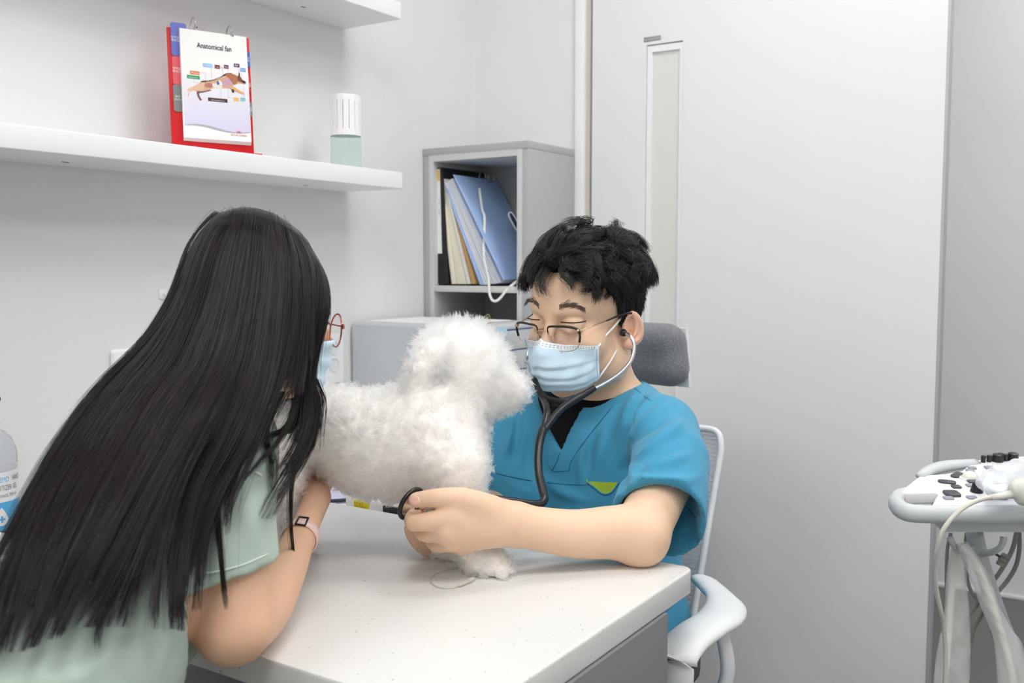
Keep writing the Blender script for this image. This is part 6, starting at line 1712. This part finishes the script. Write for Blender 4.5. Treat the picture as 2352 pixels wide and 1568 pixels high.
hair('hair', Wst, .00036, .00010, M_hairw, woman)
# far side of the head
far = gl_[:, :26].copy(); far[..., 2] = 2.40 - far[..., 2] + .01
uf = rg.random(3000); Sf = sheet(uf, far); Sf[..., 2] += (rg.random(3000) * .012)[:, None]
hair('hair_far_side', to_world(Sf), .0006, .0003, M_hairw, woman)
# flyaway strands
nf_s = 110; uf = np.where(rg.random(nf_s) < .5, rg.random(nf_s) * .12, rg.random(nf_s)); Sf = sheet(uf)
amp = rg.normal(size=(nf_s, 1)) * 22; Sf[..., 0] += amp * tt_[None] ** 1.3 - np.where(uf < .12, 14, 0)[:, None] * np.sin(tt_ * 3.1)[None]; Sf[..., 1] -= np.abs(rg.normal(size=(nf_s, 1))) * 5 * np.sin(np.clip(tt_ * 4, 0, 1) * 3.14)[None]; Sf[..., 2] -= .012
hair('flyaway_hair', to_world(Sf), .00016, .00008, M_hairw, woman)
# loose front locks over the dog
def lock(pts, n, w0, w1, seed, rad=.00035):
    r2 = np.random.default_rng(seed); c_ = spline(np.array(pts, float), 6); t = np.linspace(0, 1, len(c_))
    o_ = r2.normal(size=(n, 1, 3)); K_ = len(c_); Lr = 1 - .35 * r2.random(n) ** 1.3
    ix = t[None] * Lr[:, None] * (K_ - 1); j0 = np.clip(ix.astype(int), 0, K_ - 2); f_ = (ix - j0)[..., None]
    base = c_[j0] * (1 - f_) + c_[j0 + 1] * f_
    wd = (w0 + (w1 - w0) * t)[None, :, None] * 1.7
    base = base + o_ * wd * np.array([1, .3, .0006]) + np.sin(t * 5 + r2.random((n, 1)) * 6)[..., None] * np.array([1.5, 0, 0])
    return to_world(base)
for k_, (pts, n, w0, w1) in enumerate((
        ([(712, 600, 1.13), (742, 690, 1.10), (724, 800, 1.09), (716, 870, 1.09), (728, 940, 1.10), (712, 1020, 1.10), (664, 1105, 1.09), (612, 1195, 1.08)], 170, 2, 4),
        ([(690, 860, 1.06), (690, 930, 1.06), (660, 985, 1.05), (600, 1005, 1.02), (555, 1050, .985), (530, 1120, .965), (520, 1230, .955)], 150, 6, 4),
        ([(650, 900, 1.07), (612, 985, 1.06), (625, 1060, 1.10), (622, 1130, 1.12)], 60, 4, 3),
        ([(700, 1000, 1.11), (672, 1090, 1.12), (668, 1200, 1.15), (674, 1310, 1.16), (664, 1400, 1.16)], 40, 2, 1.2),
        ([(728, 870, 1.12), (744, 920, 1.13), (740, 980, 1.13), (735, 1050, 1.14)], 16, 2, 3),
        ([(410, 1020, .96), (372, 1150, .935), (392, 1290, .925), (432, 1440, .92)], 60, 3, 2),
        ([(470, 1000, .97), (498, 1180, .945), (512, 1330, .94), (518, 1400, .94)], 50, 3, 2),
        ([(330, 1180, .91), (300, 1300, .89), (236, 1420, .88), (222, 1490, .88)], 60, 4, 3))):
    pts = [(x, y, min(d, surf_d(x, y, d))) for x, y, d in pts]
    hair('hair_lock', lock(pts, n, w0, w1, 40 + k_), .00030, .00008, M_hairw, woman)
# dark underlayer so that no gaps show between the strands
us2 = np.linspace(.0, 1, 40); Su = sheet(us2)[:, 2:22]; Su[..., 2] += .006
V0 = to_world(Su).reshape(-1, 3); F0 = [(i * 20 + j, i * 20 + j + 1, (i + 1) * 20 + j + 1, (i + 1) * 20 + j) for i in range(39) for j in range(19) if j < 12 or i < 18]
M_under = mat('hair_underlayer', (24, 19, 18), .6, spec=.2)
mesh_obj('hair_underlayer', V0, F0, M_under, woman, True)
Cp = Solid(WC - .15, WC + .17, .005)
Cp.ell(K(0, -.006, .050), np.array([.062, .086, .069]) * WS, WR_); Cp.chain([K(0, -.03, .0), K(0, -.045, -.06)], [.06, .045], k=.03)
Cp.half(K(0, .062, .03), wf - wu * .75)
v_, q_ = Cp.geo(2); quad_obj('hair_cap', v_, q_, M_under, woman)

# glasses, mask, watch
M_rose = mat('frame_rose', (196, 120, 104), .25, .9)
wg = None
for s_ in (-1, 1):
    o_ = [(s_ * (.034 + .0235 * math.cos(t)), .004 + .0215 * math.sin(t)) for t in np.linspace(0, 2 * math.pi, 33)[:-1]]
    pts = [K(x, .112 - 2.5 * x * x, z) for x, z in o_]
    if wg is None: wg = tube('eyeglasses', pts, .0011, M_rose, woman, n=8, closed=True)
    else: tube('lens_rim', pts, .0011, M_rose, wg, n=8, closed=True)
    mesh_obj('lens', pts, [tuple(range(32))], glass('lens_clear', 0), wg)
    hn = K(s_ * .060, .104, .010)
    lathe('hinge', [(.0015, -.003), (.0022, 0), (.0015, .003)], hn, M_rose, wg, n=8)
    tube('temple_arm', [hn, K(s_ * .074, .04, .016), K(s_ * .079, -.01, .022)], .0010, M_rose, wg, n=6)
tube('bridge', [K(-.0115, .1115, .010), K(0, .114, .013), K(.0115, .1115, .010)], .0010, M_rose, wg, n=6)
V = []; nu, nv = 24, 14
for i in range(nu + 1):
    th = -1.15 + 2.3 * i / nu
    for j in range(nv + 1):
        v = j / nv; z_ = -.008 - .006 * abs(th) + (-.082 + .030 * abs(th)) * v
        rr_ = .108 - .030 * abs(th) ** 1.5 + .010 * math.exp(-(th / .35) ** 2) * (1 - .6 * v) - .010 * v * v + .0022 * math.sin(v * 19)
        V.append(K(rr_ * math.sin(th) * .80, rr_ * math.cos(th) + .004, z_))
F = [(i * (nv + 1) + j, i * (nv + 1) + j + 1, (i + 1) * (nv + 1) + j + 1, (i + 1) * (nv + 1) + j) for i in range(nu) for j in range(nv)]
wm = mesh_obj('face_mask', V, F, M_mask, woman, True)
sm = wm.modifiers.new('thick', 'SOLIDIFY'); sm.thickness = .001
for a, z_ in ((0, .018), (nv, -.03)):
    tube('ear_loop', [V[a], K(-.078, .02, z_ - .008), K(-.082, -.008, z_)], .0014, M_loop, wm, n=6, smooth_n=3)
wa = thing('wristwatch', 'pink banded watch with black buckle on the woman\'s wrist', 'watch', P(692, 1232, 1.24))
wax = (P(709, 1190, 1.300) - P(660, 1295, 1.18)); wax /= np.linalg.norm(wax)
wx = np.cross(wax, _z); wx /= np.linalg.norm(wx); wy = np.cross(wx, wax)
wc = P(690, 1235, 1.245)
V = []; F = []
nb_ = 40
for i in range(nb_):
    t = 2 * math.pi * i / nb_; e_ = wx * math.cos(t) * 1.0 + wy * math.sin(t) * .97
    for k_, h_ in ((-.0004, -.0095), (.0014, -.009), (.0014, .009), (-.0004, .0095)):
        rs = np.linspace(.008, .05, 120); dv = trilin(A, wc + wax * h_ + rs[:, None] * e_); r0_ = rs[np.argmax(dv > 0)]
        V.append(wc + e_ * (r0_ + .0006 + k_) + wax * h_)
F = [(i * 4 + j, ((i + 1) % nb_) * 4 + j, ((i + 1) % nb_) * 4 + (j + 1) % 4, i * 4 + (j + 1) % 4) for i in range(nb_) for j in range(4)]
mesh_obj('band', V, F, mat('band_pink', (236, 204, 196), .5), wa, True)
bq_ = hit(A, 690, 1206, d0=.9); dirs = (bq_ - wc); dirs -= wax * (dirs @ wax); dirs /= np.linalg.norm(dirs); bt2 = np.cross(wax, dirs)
ctr_b = wc + dirs * (np.linalg.norm(bq_ - wc - wax * ((bq_ - wc) @ wax)) + .0022)
tube('buckle', [ctr_b + wax * a * .0105 + bt2 * b * .0060 - dirs * abs(b) * .0006 for a, b in ((-1, -1), (1, -1), (1, 1), (-1, 1))], .0014, mat('buckle_black', (34, 32, 34), .3, .3), wa, n=8, closed=True)
for k_ in (-1, 0):
    lathe('band_hole', [(.0012, 0), (.0012, .0003)], ctr_b + bt2 * (-.012 + .007 * k_) - dirs * .0012, mat('hole_brown', (120, 80, 76), .6), wa, n=10, ax=(wax, bt2, dirs))
box('watch_case', (-.016, -.017, -.004), (.016, .017, .006), mat('case_black', (26, 26, 30), .15), wa, bevel=.004, seg=3, frame=(wc - dirs * .0225, bt2, wax, -dirs))
for o in bpy.data.objects:
    if '_w' in o: del o['_w']
